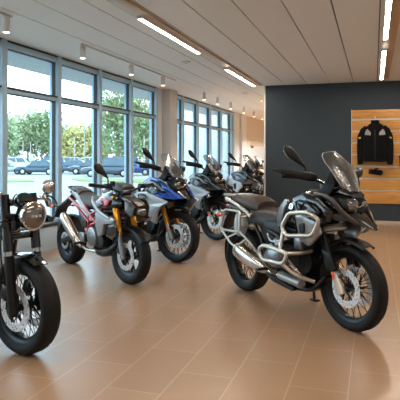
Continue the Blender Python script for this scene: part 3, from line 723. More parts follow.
    G().loft([(.16, .72, .12, .05), (.30, .70, .17, .06, .8), (.50, .685, .17, .06, .8), (.68, .72, .11, .06, .8), (.80, .77, .06, .04)], n=2.6).build('rider_seat', M['seat'], root)
    fender_arc(Vector((0, 0, .32)), .375, 30, 185, .2).build('rear_fender', M['gloss'], root)
    G().box((-.38, 0, .42), (.03, .09, .05), .012).build('tail_light', M['redlens'], root)
    G().tube([(.75, .14, .22), (.62, .28, .03), (.60, .30, .012)], .013, 8).build('sidestand', M['satin'], root)
    return root
cruiser('black cruiser with round chrome-rimmed headlight, cut off by the left edge', floor_at(24.5, 353), -19, GROUP)

# ------------------------------------------------------------------ setting materials
def nodes(m): return m.node_tree, m.node_tree.nodes['Principled BSDF']

def floor_material():
    m = mat('floor_tiles', '#b89474', .36, coat=.5); nt, b = nodes(m); b.inputs['Coat Roughness'].default_value = .27
    tc = nt.nodes.new('ShaderNodeTexCoord'); sx = nt.nodes.new('ShaderNodeSeparateXYZ'); cx = nt.nodes.new('ShaderNodeCombineXYZ')
    ax = nt.nodes.new('ShaderNodeMath'); ax.operation = 'ADD'; ax.inputs[1].default_value = -.205 + .351 * 100
    ay = nt.nodes.new('ShaderNodeMath'); ay.operation = 'ADD'; ay.inputs[1].default_value = -3.34 + .715 * 40.5
    br = nt.nodes.new('ShaderNodeTexBrick'); br.offset = .5; br.offset_frequency = 2
    br.inputs['Scale'].default_value = 1; br.inputs['Mortar Size'].default_value = .0032; br.inputs['Mortar Smooth'].default_value = .2
    br.inputs['Brick Width'].default_value = .715; br.inputs['Row Height'].default_value = .351; br.inputs['Bias'].default_value = 0
    br.inputs['Color1'].default_value = srgb('#ac8a6b'); br.inputs['Color2'].default_value = srgb('#a68566'); br.inputs['Mortar'].default_value = srgb('#c6ab91')
    nz = nt.nodes.new('ShaderNodeTexNoise'); nz.inputs['Scale'].default_value = 5; nz.inputs['Detail'].default_value = 6
    mx = nt.nodes.new('ShaderNodeMix'); mx.data_type = 'RGBA'; mx.blend_type = 'MULTIPLY'; mx.inputs['Factor'].default_value = .18
    rr = nt.nodes.new('ShaderNodeMapRange'); rr.inputs['To Min'].default_value = .30; rr.inputs['To Max'].default_value = .44
    l = nt.links.new
    l(tc.outputs['Object'], sx.inputs[0]); l(sx.outputs['X'], ax.inputs[0]); l(sx.outputs['Y'], ay.inputs[0])
    l(ay.outputs[0], cx.inputs['X']); l(ax.outputs[0], cx.inputs['Y']); l(cx.outputs[0], br.inputs['Vector'])
    l(tc.outputs['Object'], nz.inputs['Vector']); l(br.outputs['Color'], mx.inputs['A']); l(nz.outputs['Fac'], mx.inputs['B'])
    l(mx.outputs['Result'], b.inputs['Base Color']); l(nz.outputs['Fac'], rr.inputs['Value']); l(rr.outputs[0], b.inputs['Roughness'])
    return m

def wood_material():
    m = mat('oak_board', '#c48a45', .42); nt, b = nodes(m)
    tc = nt.nodes.new('ShaderNodeTexCoord'); mp = nt.nodes.new('ShaderNodeMapping'); mp.inputs['Scale'].default_value = (1.2, 14, 14)
    nz = nt.nodes.new('ShaderNodeTexNoise'); nz.inputs['Scale'].default_value = 2.2; nz.inputs['Detail'].default_value = 5; nz.inputs['Distortion'].default_value = .6
    cr = nt.nodes.new('ShaderNodeValToRGB')
    cr.color_ramp.elements[0].position = .3; cr.color_ramp.elements[0].color = srgb('#b2762c')
    cr.color_ramp.elements[1].position = .7; cr.color_ramp.elements[1].color = srgb('#d0954a')
    nt.links.new(tc.outputs['Object'], mp.inputs[0]); nt.links.new(mp.outputs[0], nz.inputs['Vector'])
    nt.links.new(nz.outputs['Fac'], cr.inputs[0]); nt.links.new(cr.outputs[0], b.inputs['Base Color'])
    return m

S = dict(
    kerbw=mat('window_kerb_paint', '#bdd3e4', .5),
    floor=floor_material(), wood=wood_material(),
    ceil=mat('ceiling_panel', '#e4e1db', .7, bump=.03, bscale=200), seam=mat('ceiling_seam', '#4c4945', .8),
    white=mat('white_wall_paint', '#d9dddf', .75, bump=.03, bscale=200), beige=mat('beige_wall_paint', '#d6cbbb', .7, bump=.03, bscale=200),
    grey=mat('pilaster_paint', '#cbc9c6', .75, bump=.03, bscale=200),
    dark=mat('slate_wall_paint', '#2a353c', .7, bump=.04, bscale=150),
    frame=mat('window_frame_alloy', '#aecbdd', .4, metal=.1), gasket=mat('window_gasket', '#2c3136', .5),
    base=mat('baseboard_tile', '#b7a48f', .5), alu=mat('aluminium_rail', '#c5c4c0', .4, metal=.5),
    fixture=mat('fixture_beige_metal', '#b79e80', .4, metal=.3), white2=mat('fixture_white', '#d6d2cb', .45),
    strip=emit('light_diffuser', '#fff0e0', 95), lamp=emit('spot_lens', '#ffdcb0', 14),
    glass=glassmat('window_glass', '#eef5f6', .25, .0),
    pave=mat('pale_concrete', '#aaa69e', .9, var=.06, bscale=.6), asphalt=mat('pale_asphalt', '#9a968f', .9, var=.06, bscale=.8),
    grass=mat('mown_grass', '#7a8850', .95, var=.2, bscale=1.5), kerb=mat('kerb_concrete', '#a9a6a0', .85),
    canopy=mat('canopy_render', '#aeb3b4', .8),
)

def st(name, g, m, parent=None, **k):
    o = g.build(name, m, parent, **k)
    if not parent: o['kind'] = 'structure'
    return o
def sempty(name, loc=(0, 0, 0)):
    o = bpy.data.objects.new(name, None); C.objects.link(o); o.location = loc; o['kind'] = 'structure'; return o
def slab(x0, x1, y0, y1, z0, z1, bev=0): return G().box(((x0 + x1) / 2, (y0 + y1) / 2, (z0 + z1) / 2), (abs(x1 - x0), abs(y1 - y0), abs(z1 - z0)), bev)

XW, H = -4.65, 2.96
XR, YB, YE = 5.2, -3.0, 26.0
YD = 11.8        # dark wall
fl_ = st('floor', slab(XW - .2, XR, YB, YE, -.12, 0), S['floor'])
st('alcove_floor', slab(-8.2, XW - .2, 20.2, YE, -.12, 0), S['floor'], fl_)
# ceiling: backing slab with long panels and dark seams between them
ce = st('ceiling', slab(XW - .2, XR, YB, YE, H + .03, H + .25), S['seam'])
edges = [XW - .16, -3.70] + [.06 - .47 * k for k in range(7, -1, -1)] + [.06 + .47 * k for k in range(1, 11)] + [XR]
for a, b in zip(edges, edges[1:]):
    st('ceiling_panel', slab(a + .007, b - .007, YB, YE, H, H + .035), S['ceil'], ce)
st('ceiling_panel', slab(-8.2, XW - .16, 20.2, YE, H, H + .25), S['ceil'], ce)
# walls
MU = [11.34 - 1.322 * k for k in range(8, -1, -1)]  # nearest three bays are out of view, added to let daylight in
FAR = [12.36, 13.13, 14.36, 15.58, 16.8, 18.06, 18.42]
wl = st('wall_left', slab(XW - .2, XW, YB, MU[0] - .04, 0, H + .03), S['white'])
for y0, y1 in ((MU[0] - .04, 11.40), (12.30, 18.46)): st('window_kerb', slab(XW - .25, XW + .02, y0, y1, 0, .36, .008), S['kerbw'], wl)
st('wall_section', slab(XW - .2, XW, 11.40, 12.32, 0, H + .03), S['white'], wl)
st('wall_section', slab(XW - .2, XW, 18.46, 19.95, 0, H + .03), S['white'], wl)
st('trim_1', slab(XW, XW + .20, 11.66, 12.16, 0, H + .03, .006), S['grey'])
st('trim_2', slab(XW, XW + .10, 19.25, 19.95, 0, H + .03, .006), S['white'])
wb = st('wall_far', slab(XW - .12, XW + .1, 19.95, 20.45, 0, H + .03), S['beige'])
st('bulkhead', slab(XW - .12, XW + .1, 20.45, 24.6, 1.86, H + .03), S['beige'], wb)
st('wall_section', slab(XW - .12, XW + .1, 24.6, YE, 0, H + .03), S['beige'], wb)
st('alcove_back', slab(-8.2, -8.0, 20.2, YE, 0, H + .03), S['white'], wb)
st('alcove_side', slab(-8.0, XW - .12, 20.2, 20.4, 0, H + .03), S['white'], wb)
st('alcove_side', slab(-8.0, XW - .12, 24.8, 25.0, 0, H + .03), S['white'], wb)
st('wall_end', slab(-8.2, XR, YE, YE + .2, 0, H + .25), S['white'])
st('wall_right', slab(XR, XR + .2, YB, YE, 0, H + .25), S['white'])
st('wall_behind', slab(XW - .2, XR, YB - .2, YB, 0, H + .25), S['white'])
st('wall_dark', slab(-2.27, XR, YD, YD + .25, 0, H + .03), S['dark'])
st('trim_3', slab(-2.30, -2.265, YD - .012, YD + .26, 0, H, .004), S['white2'])
st('baseboard_dark', slab(-2.27, XR, YD - .022, YD, 0, .085, .004), S['base'])

# windows: one per bay
def bay(n, y0, y1, first):
    w = sempty('window_%d' % n, (XW - .06, y0, 0))
    def p(name, a, m): return st(name, a, m, w, mtx=Matrix.Translation((-XW + .06, -y0, 0)))
    zt = 2.31; hw = .052
    xi, xo = XW + .015, XW - .14; gx = XW - .075
    for yy in ([y0, y1] if first else [y1]):
        p('mullion', slab(xo, xi, yy - hw, yy + hw, .36, H, .004), S['frame'])
        for s in (-1, 1): p('gasket', slab(gx - .015, gx + .035, yy + s * (hw + .006) - .008, yy + s * (hw + .006) + .008, .42, H - .05), S['gasket'])
    a, b = y0 + hw, y1 - hw
    p('header', slab(xo, xi - .012, a, b, H - .022, H, .003), S['gasket'])
    p('header_rail', slab(xo, xi - .03, a, b, H - .10, H - .022, .003), S['frame'])
    p('head_gasket', slab(gx - .012, gx + .03, a, b, H - .115, H - .10), S['gasket'])
    p('transom', slab(xo, xi - .010, a, b, zt + .002, zt + .028, .003), S['gasket'])
    p('transom_rail', slab(xo, xi - .03, a, b, zt - .05, zt + .002, .003), S['frame'])
    p('transom_gasket', slab(gx - .012, gx + .03, a, b, zt - .063, zt - .05), S['gasket'])
    p('sill', slab(xo, xi + .02, a, b, .36, .40, .004), S['gasket'])
    p('sill_rail', slab(xo, xi - .02, a, b, .40, .44, .004), S['frame'])
    p('pane', slab(gx - .004, gx + .004, a, b, .43, zt - .04), S['glass'])
    p('pane', slab(gx - .004, gx + .004, a, b, zt + .02, H - .09), S['glass'])
k = 1
for i in range(len(MU) - 1): bay(k, MU[i], MU[i + 1], i == 0); k += 1
for i in range(len(FAR) - 1): bay(k, FAR[i], FAR[i + 1], i == 0); k += 1

# ------------------------------------------------------------------ ceiling fixtures
def light_run(name_label, x, y0, y1, w, segs, group):
    t = thing('light_channel', name_label, 'light fitting', (x, y0, H))
    G().box((0, (y1 - y0) / 2, -.012), (w, y1 - y0, .024), .003).build('channel', S['fixture'], t)
    G().box((w * .5 + .004, (y1 - y0) / 2, -.012), (.008, y1 - y0, .023), .002).box((-w * .5 - .004, (y1 - y0) / 2, -.012), (.008, y1 - y0, .023), .002).build('channel_edge', S['fixture'], t)
    for (a, b, lab, off) in segs:
        f = thing('linear_light', lab, 'ceiling light', (x + off, (a + b) / 2, H - .024), 0, group)
        G().box((0, 0, -.012), (.064, b - a, .024), .003).build('housing', S['white2'], f)
        G().box((0, 0, -.0248), (.046, b - a - .02, .0024)).build('diffuser', S['strip'], f)
light_run('long beige ceiling channel over the aisle, nearer the windows', -2.41, -2.5, 11.62, .17,
          [(-1.4, .8, 'unseen linear ceiling light behind the viewer over the aisle', -.03), (1.8, 4.0, 'unseen linear ceiling light overhead in the aisle channel', -.03),  # both out of view, there for the light they give
           (5.47, 7.57, 'long lit ceiling strip in the aisle channel, nearer one', -.03), (9.13, 11.43, 'lit ceiling strip at the far end of the aisle channel', -.03)], 'linear ceiling lights')
light_run('long beige ceiling channel on the right, running to the slatted display', .19, -2.5, 11.25, .15,
          [(-1.4, .8, 'unseen linear ceiling light behind the viewer on the right', -.05), (1.8, 4.0, 'unseen linear ceiling light overhead in the right channel', -.05),  # unseen pair, also there for the light they give
           (5.2, 7.4, 'lit ceiling strip on the right, cut by the top edge', -.05), (8.2, 11.15, 'lit ceiling strip on the right, ending at the dark wall', -.05)], 'linear ceiling lights')
light_run('unseen ceiling channel farther right above the showroom', 2.9, -2.5, 11.25, .15,
          [(-.5, 2.5, 'unseen linear ceiling light right of the view, nearest', 0), (4.5, 7.0, 'unseen linear ceiling light right of the view, middle', 0), (8.4, 10.9, 'unseen linear ceiling light right of the view, by the wall', 0)], 'linear ceiling lights')  # whole run is unseen, kept to brighten the room

def track(label, x, y0, y1):
    o = slab(0, .035, 0, y1 - y0, -.022, 0, .003).build('light_track', S['white2'])
    o.location = (x - .0175, y0, H); tag(o, label, 'light track')
track('white ceiling track over the windows with three spotlights', -3.83, 6.62, 10.34)
track('short white ceiling track at the upper left corner', -3.83, 2.2, 5.10)
def spot(y, label, x=-3.83, dz=.022, on=True):
    t = thing('spotlight', label, 'spotlight', (x, y, H), 0, 'cylindrical ceiling spotlights')
    G().cyl((0, 0, 0), (0, 0, -dz - .02), .012, seg=10).build('mount', S['white2'], t)
    G().rev([(-.17 - dz, .03), (-.175 - dz, .036), (-.17 - dz, .04), (-.02 - dz, .04), (-.01 - dz, .034), (-.01 - dz, .001)], 24, axis='Z', closed=False).build('body', S['white2'], t)
    G().rev([(-.165 - dz, .001), (-.172 - dz, .034), (-.178 - dz, .03), (-.182 - dz, .001)], 20, axis='Z', closed=False).build('lens', S['lamp'], t)
    ld = bpy.data.lights.new('spot_lamp', 'SPOT'); ld.energy = 40; ld.color = (1, .88, .74); ld.spot_size = R(80); ld.spot_blend = .6; ld.shadow_soft_size = .035
    lo = bpy.data.objects.new('spot_lamp', ld); C.objects.link(lo); lo.parent = t; lo.location = (0, 0, -.20 - dz)
for y, lab in ((5.02, 'spotlight on the short ceiling track at upper left'), (6.66, 'first spotlight on the ceiling track over the windows'), (8.24, 'middle spotlight on the ceiling track over the windows'), (9.66, 'last spotlight on the ceiling track, before the pilaster')):
    spot(y, lab)
names = ['first', 'second', 'third', 'fourth', 'fifth', 'sixth']
for i, y in enumerate((12.3, 13.45, 14.8, 16.4, 17.9, 19.3)):
    spot(y, names[i] + ' ceiling spotlight past the pilaster, along the far windows', dz=.03)
def disc_fix(name, label, cat, px, py, r, m=None, glow=False):
    d = (H - CAM_H) * FPX / (157 - py); p = cam_to_world(px, py, d)
    t = thing(name, label, cat, (p.x, p.y, H))
    G().rev([(0, .001), (0, r), (-.012, r), (-.02, r * .9), (-.03, r * .5), (-.032, .001)], 28, axis='Z', closed=False).build('housing', S['white2'], t)
    G().rev([(-.028, r * .3), (-.034, r * .28), (-.036, .001)], 16, axis='Z', closed=False).build('lens' if glow else 'sensor', S['lamp'] if glow else S['fixture'], t)
disc_fix('smoke_detector', 'round white smoke detector on the ceiling, over the black motorcycle', 'smoke detector', 186, 61.5, .075)
disc_fix('smoke_detector', 'small round smoke detector on the ceiling near the far windows', 'smoke detector', 245, 93, .09)
disc_fix('downlight', 'small lit ceiling downlight beside the dark wall edge', 'downlight', 261.5, 100, .07, glow=True)
def downlight(label, x, y, e):
    t = thing('downlight', label, 'downlight', (x, y, H), 0, 'added ceiling fill lights')
    G().rev([(0, .09), (-.012, .09), (-.014, .07), (-.006, .065), (-.002, .06), (0, .06)], 24, axis='Z').build('trim_ring', S['white2'], t)
    G().rev([(-.001, .001), (-.001, .06), (-.005, .06), (-.006, .001)], 20, axis='Z', closed=False).build('lens', S['lamp'], t)
    ld = bpy.data.lights.new('added_fill_lamp', 'SPOT'); ld.energy = e; ld.color = (1, .94, .88); ld.spot_size = R(140); ld.spot_blend = .6; ld.shadow_soft_size = .06
    lo = bpy.data.objects.new('added_fill_lamp', ld); C.objects.link(lo); lo.parent = t; lo.location = (0, 0, -.03)
for y, lab in ((14.9, 'added unseen fill light behind the dark wall, nearest'), (17.4, 'second added unseen fill light behind the dark wall'), (19.9, 'third added unseen fill light behind the dark wall, before the alcove'), (22.4, 'last added unseen fill light behind the dark wall')): downlight(lab, -1.4 if y < 18 else -2.6, y, 900)  # hidden lamps added to brighten the far end of the room
downlight('added unseen fill light in the alcove ceiling, over its near half', -6.2, 21.6, 260); downlight('added unseen fill light in the alcove ceiling, over its far half', -6.2, 23.6, 260)  # hidden pair added to light the alcove

# security camera under the bulkhead
t = thing('security_camera', 'small white dome camera under the beige bulkhead', 'security camera', (XW + .02, 21.3, 1.86))
G().rev([(0, .001), (0, .08), (-.03, .08), (-.04, .06), (-.04, .001)], 24, axis='Z', closed=False).build('mount', S['white2'], t)
G().ball((0, 0, -.05), .06).build('dome', M['gloss'], t)

# ------------------------------------------------------------------ slatted display wall
PX0, PX1, PZ0, PZ1 = -.448, 2.9, .43, 2.385
sw = thing('slatwall_panel', 'oak slatted display panel on the dark wall behind the jacket', 'display panel', ((PX0 + PX1) / 2, YD, 0))
W = PX1 - PX0
zs = [PZ0, .70, .948, 1.196, 1.444, 1.69, 1.93, 2.17, PZ1]
for a, b in zip(zs, zs[1:]):
    G().box((0, -.022, (a + b) / 2), (W - .012, .03, b - a - .022), .002).build('board', S['wood'], sw)
for z in zs[1:-1]:
    G().box((0, -.012, z), (W - .012, .02, .024), .001).box((0, -.037, z + .0135), (W - .012, .004, .012), .001).build('rail', S['alu'], sw)
G().box((-W / 2 + .003, -.02, (PZ0 + PZ1) / 2), (.012, .04, PZ1 - PZ0), .001).box((W / 2 - .003, -.02, (PZ0 + PZ1) / 2), (.012, .04, PZ1 - PZ0), .001).build('edge_trim', S['alu'], sw)

# jacket on a hanger
JX = cam_to_world(375, 140, 11.2).x
M['jacket'] = mat('black_textile', '#070708', .85, bump=.3, bscale=120, spec=.2)
M['jgrey'] = mat('jacket_grey_mesh', '#98938b', .75, bump=.3, bscale=150, var=.2)
M['yellow'] = mat('jacket_yellow_tab', '#e0b020', .6)
def jacket(label, x, group=None):
    t = thing('jacket', label, 'jacket', (x, YD - .14, .025), 0, group)
    body = G().sweep([(0, 0, 1.285), (0, -.01, 1.36), (0, -.015, 1.55), (0, -.015, 1.75), (0, -.01, 1.92), (0, 0, 2.02), (0, 0, 2.07)],
                     [(.245, .075), (.245, .08), (.24, .085), (.24, .09), (.235, .085), (.15, .065), (.08, .05)], up=(0, 1, 0), n=2.8, seg=28, fixedT=(0, 0, 1)).build('torso', M['jacket'], t)
    for s in (-1, 1):
        sl = G().sweep([(s * .15, 0, 1.98), (s * .215, 0, 1.91), (s * .265, 0, 1.79), (s * .285, 0, 1.60), (s * .290, -.01, 1.42), (s * .288, -.02, 1.235)],
                  [(.06, .06), (.078, .072), (.082, .075), (.072, .068), (.062, .06), (.055, .05)], up=(0, 1, 0), n=2.3).build('sleeve', M['jacket'], t)
        G().box((s * .288, -.02, 1.235), (.105, .10, .03), .012).build('cuff', M['jacket'], sl)
        G().box((s * .300, -.068, 1.765), (.05, .03, .03), .008, Matrix.Rotation(s * .35, 3, 'Y')).build('yellow_tab', M['yellow'], sl)
        G().poly([(s * .085, -.112, 1.875), (s * .15, -.112, 1.945), (s * .185, -.105, 1.90), (s * .20, -.105, 1.825), (s * .08, -.112, 1.815)], (0, .035, 0), .006).build('chest_panel', M['jgrey'], t)
    G().sweep([(0, 0, 2.03), (0, -.005, 2.08), (0, .0, 2.125)], [(.085, .06), (.082, .058), (.088, .062)], up=(0, 1, 0), n=2.2, fixedT=(0, 0, 1)).build('collar', M['jacket'], t)
    G().box((0, -.106, 1.62), (.018, .012, .62), .004).build('zip', M['blackp'], t)
    G().box((0, -.02, 1.295), (.475, .165, .03), .012).build('hem_band', M['jacket'], t)
    return t
jacket('black motorcycle jacket with grey chest panels and yellow sleeve tabs', JX)
t = thing('coat_hanger', 'pale coat hanger hook above the black jacket, on the rail', 'hanger', (JX, YD - .14, .025))
G().tube([(0, 0, 2.08), (0, 0, 2.16), (.012, .03, 2.19), (0, .075, 2.20), (-.004, .095, 2.185)], .007, 8, smooth=4).build('hook', S['alu'], t)
G().tube([(-.16, 0, 2.0), (0, 0, 2.085), (.16, 0, 2.0)], .012, 8).build('shoulder_bar', S['alu'], t)

def glove(label, p, rot):
    t = thing('glove', label, 'glove', p, 0, 'gloves on the slatted display')
    t.rotation_euler = (0, rot, 0)
    G().sweep([(-.13, 0, 0), (-.09, -.005, 0), (-.02, -.01, 0), (.05, -.01, 0), (.07, -.01, 0)], [(.04, .055), (.036, .045), (.036, .05), (.034, .052), (.025, .045)], up=(0, 0, 1), n=2.5).build('palm', M['jacket'], t)
    for k, (z, l) in enumerate(((.040, .075), (.015, .09), (-.012, .085), (-.037, .06))):
        G().tube([(.055, -.01, z), (.055 + l * .6, -.025, z), (.055 + l, -.05, z - .005)], [.016, .015, .010], 8, smooth=3).build('finger', M['jacket'], t)
    G().tube([(-.03, -.03, .045), (.02, -.05, .075), (.05, -.06, .07)], [.018, .016, .010], 8, smooth=3).build('thumb', M['jacket'], t)
    G().box((-.105, -.005, 0), (.03, .09, .115), .012).build('wrist_strap', M['blackp'], t)
    G().tube([(-.125, .02, .05), (-.125, .079, .06)], .006, 6).build('peg', S['alu'], t)
P = cam_to_world(375.5, 172, 11.2); glove('black glove below the jacket hem on the slatted display', (P.x, YD - .12, P.z), .12)
P = cam_to_world(401.5, 162, 11.15); glove('black glove at the right edge of the slatted display', (P.x, YD - .12, P.z), 1.5)

# ------------------------------------------------------------------ outside
ZO = -.35
st('ground', slab(-260, XW - .25, -80, 260, ZO - .3, ZO), S['asphalt'])
st('pavement', slab(-12.5, XW - .25, -20, 60, ZO, ZO + .05), S['pave'])
st('canopy', slab(XW - 1.15, XW - .2, YB, 19, 2.92, 3.3), S['canopy'])
rf_ = st('roof', slab(XW - .2, XR + .2, YB - .2, YE + .2, H + .25, 3.5), S['canopy'])
st('alcove_roof', slab(-8.4, XW - .2, 20.2, YE + .2, H + .25, 3.5), S['canopy'], rf_)

def out(px, d, py=None):
    p = cam_to_world(px, 157, d); return (p.x, p.y)
def strip(label, pts, m, h):
    g = G(); g.poly([(*q, ZO) for q in pts], (0, 0, h)); o = g.build('lawn', m); o['kind'] = 'stuff'; tag(o, label, 'grass'); return o
strip('mown grass strip beyond the pavement, left window', [out(-40, 36), out(34, 38), out(32, 40.5), out(-40, 41)], S['grass'], .06)
strip('mown grass strip beyond the pavement, middle windows', [out(80, 39), out(175, 36), out(175, 42), out(72, 43)], S['grass'], .06)

# cars
CM = {k: mat('car_paint_' + k, c, .3, metal=.2, coat=.6) for k, c in dict(steel='#42586a', teal='#2f4657', navy='#27497c', silver='#8b98a0', white='#b9bfc2', slate='#333f49').items()}
M['carglass'] = mat('car_glass', '#3c5563', .1, coat=.5)
M['wheelcap'] = mat('car_wheel_cap', '#b5babd', .4, metal=.6)
def car(label, px, d, rot, paint, suv=False, pickup=False):
    p = out(px, d)
    t = thing('car', label, 'car', (p[0], p[1], ZO), R(rot), 'cars in the parking lot')
    Lc, hw = (4.6, .9) if suv else (4.4, .86); hb = .95 if suv else .80; ht = 1.75 if suv else 1.42
    g = G().loft([(-Lc / 2, .62, hw * .82, .22), (-Lc / 2 + .15, .60, hw * .95, .32), (-Lc / 4, (hb + .25) / 2, hw, (hb - .22) / 2, .96), (Lc / 8, (hb + .25) / 2, hw, (hb - .22) / 2, .96), (Lc / 2 - .6, .56, hw * .97, .32, .95), (Lc / 2 - .12, .52, hw * .88, .26), (Lc / 2, .48, hw * .7, .18)], n=4, seg=24)
    g.build('body', CM[paint], t)
    if pickup: cab = [(-.55, hb), (-.45, ht), (.65, ht), (1.15, hb)]
    elif suv: cab = [(-2.2, hb), (-1.9, ht), (.3, ht), (1.1, hb)]
    else: cab = [(-1.8, hb), (-1.05, ht), (.25, ht), (1.15, hb)]
    x0, x1, x2, x3 = [q[0] for q in cab]
    def hull(i, y_b, y_t, dz=0):
        return [(x0 + i, -y_b, hb - .06), (x0 + i, y_b, hb - .06), (x3 - i, y_b, hb - .06), (x3 - i, -y_b, hb - .06)], [(x1, -y_t, ht - dz), (x1, y_t, ht - dz), (x2, y_t, ht - dz), (x2, -y_t, ht - dz)]
    g = G(); lo, hi = hull(0, hw * .90, hw * .72); vs = [g.V(q) for q in lo]; ws_ = [g.V(q) for q in hi]
    g.ring_join([vs, ws_]); bmesh.ops.bevel(g.bm, geom=g.bm.edges[:], offset=.08, segments=3, affect='EDGES'); g.build('cabin', CM[paint], t)
    for s in (-1, 1):
        f = lambda u, v: (x0 + (x1 - x0) * v + ((x3 + (x2 - x3) * v) - (x0 + (x1 - x0) * v)) * u, s * (hw * .90 + (hw * .72 - hw * .90) * v + .006), hb - .06 + (ht - hb + .06) * v)
        for u0, u1 in ((.10, .48), (.52, .90)):
            G().poly([f(u0, .2), f(u1, .2), f(u1, .86), f(u0, .86)], (0, s * .012, 0)).build('side_window', M['carglass'], t)
    for (xa, xb, sx) in ((x3, x2, 1), (x0, x1, -1)):
        f = lambda w, v: (xa + (xb - xa) * v + sx * .008, w * (hw * .90 + (hw * .72 - hw * .90) * v) * .86, hb - .06 + (ht - hb + .06) * v)
        G().poly([f(-1, .15), f(1, .15), f(1, .86), f(-1, .86)], (sx * .012, 0, .008)).build('windshield', M['carglass'], t)
    for sx in (-1, 1):
        for s in (-1, 1):
            c = (sx * Lc * .305, s * (hw - .09), .33)
            w = G().rev([(-.1, .20), (-.1, .31), (-.07, .33), (.07, .33), (.1, .31), (.1, .20)], 24, c=c).build('wheel', M['rubber'], t)
            G().rev([(s * .07, .001), (s * .085, .16), (s * .06, .21)], 20, c=c, closed=False).build('wheel_cap', M['wheelcap'], w)
    for s in (-1, 1):
        G().box((Lc / 2 - .10, s * hw * .62, .66), (.12, .3, .12), .03).build('headlight', M['lensw'], t)
        G().box((-Lc / 2 + .07, s * hw * .66, .72), (.10, .24, .14), .03).build('tail_light', M['redlens'], t)
A0 = math.degrees(YAW)   # bearing of the frame's right-hand direction
car('pale blue car at the far left of the parking lot, only its front showing', 6, 56, A0 + 4, 'silver')
car('grey blue sedan parked behind the left window, just left of the wide mullion', 39, 54, A0 + 174, 'teal')
car('slate blue sedan in the parking lot, left of the lamp post', 72, 59, A0 + 180, 'steel')
car('navy sedan in the parking lot, right of the lamp post', 91, 54.5, A0 + 180, 'slate')
car('large blue SUV seen left of the big tree trunk', 108, 48, A0 + 184, 'teal', suv=True)
car('bright blue pickup seen right of the big tree trunk', 132, 52, A0 + 176, 'navy', suv=True, pickup=True)
car('white van-like car in the second row behind the left sedan', 22, 74, A0 + 10, 'white', suv=True)
car('blue SUV in the second row behind the left sedan', 49, 72, A0 + 178, 'navy', suv=True)
car('pale SUV in the second row behind the slate sedan', 66, 76, A0 + 186, 'silver', suv=True)
car('white car in the second row, behind the navy sedan', 86, 78, A0 + 176, 'white', suv=True)
car('steel blue car in the second row, right of the pickup', 152, 67, A0 + 180, 'steel', suv=True)

# lamp posts
def post(label, px, d, hgt, arm):
    p = out(px, d); t = thing('lamp_post', label, 'lamp post', (*p, ZO), R(A0), 'parking lot lamp posts')
    G().tube([(0, 0, 0), (0, 0, hgt)], [.11, .06], 10).build('pole', S['kerb'], t)
    if arm:
        G().tube([(0, 0, hgt - .1), (.25, 0, hgt + .15), (.8, 0, hgt + .2)], .05, 8, smooth=3).build('arm', S['kerb'], t)
        G().box((1.0, 0, hgt + .2), (.6, .25, .1), .03).build('lamp_head', S['alu'], t)
post('tall lamp post with a curved arm behind the navy sedan', 84.5, 62, 5.7, True)
post('plain pole behind the slate sedan', 74.5, 66, 4.0, False)
post('thin pole behind the left sedan, left one', 23, 80, 4.2, False)
post('thin pole behind the left sedan, right one', 30.5, 80, 4.0, False)
post('pale pole right of the bright blue pickup', 144, 60, 4.0, False)

# trees
LEAF = [mat('leaf_' + n, c, .8, var=.25, bscale=.9, spec=.2) for n, c in (('sage', '#a7b18c'), ('mid', '#92a17a'), ('yellow', '#bab378'), ('deep', '#859a72'))]
M['bark'] = mat('bark', '#8b8074', .9, bump=.5, bscale=8)
def crown_mesh(kind, rx, rz, n, mi, seed):
    rnd = random.Random(seed); g = G()
    lumps = [(Vector((rnd.uniform(-.55, .55) * rx, rnd.uniform(-.55, .55) * rx, rnd.uniform(-.6, .62) * rz)), rnd.uniform(.35, .6)) for _ in range(16)]
    for _ in range(n):
        c, q = rnd.choice(lumps)
        v = Vector((rnd.gauss(0, 1), rnd.gauss(0, 1), rnd.gauss(0, 1))).normalized() * rnd.uniform(.55, 1)
        p = c + Vector((v.x * rx * q, v.y * rx * q, v.z * rz * q))
        a = Vector((rnd.gauss(0, 1), rnd.gauss(0, 1), rnd.gauss(0, 1))).normalized(); b = a.orthogonal().normalized(); sz = rnd.uniform(.16, .34)
        cen = a.cross(b)
        g.bm.faces.new([g.V(p + a * sz), g.V(p + b * sz * .6 + cen * sz * .1), g.V(p - a * sz), g.V(p - b * sz * .6 - cen * sz * .1)])
    return g
protos = []
def tree(label, px, d, hgt, rad, kind, trunk=.28, seed=0):
    p = out(px, d); t = thing('tree', label, 'tree', (*p, ZO), R(seed * 47), 'trees beyond the parking lot')
    th = hgt * trunk
    G().tube([(0, 0, 0), (.05, 0, th), (-.05, .05, hgt * .75)], [.02 * hgt + .08, .015 * hgt + .05, .04], 8, smooth=3).tube([(.05, 0, th), (rad * .5, .1, hgt * .6)], [.08, .03], 6).tube([(.03, 0, th * 1.1), (-rad * .5, -.2, hgt * .62)], [.08, .03], 6).build('trunk', M['bark'], t)
    c = crown_mesh(kind, rad, (hgt - th) * .62, int(1500 + 450 * rad), kind, seed).build('crown', LEAF[kind], t)
    c.location = (0, 0, th + (hgt - th) * .5)
    return t
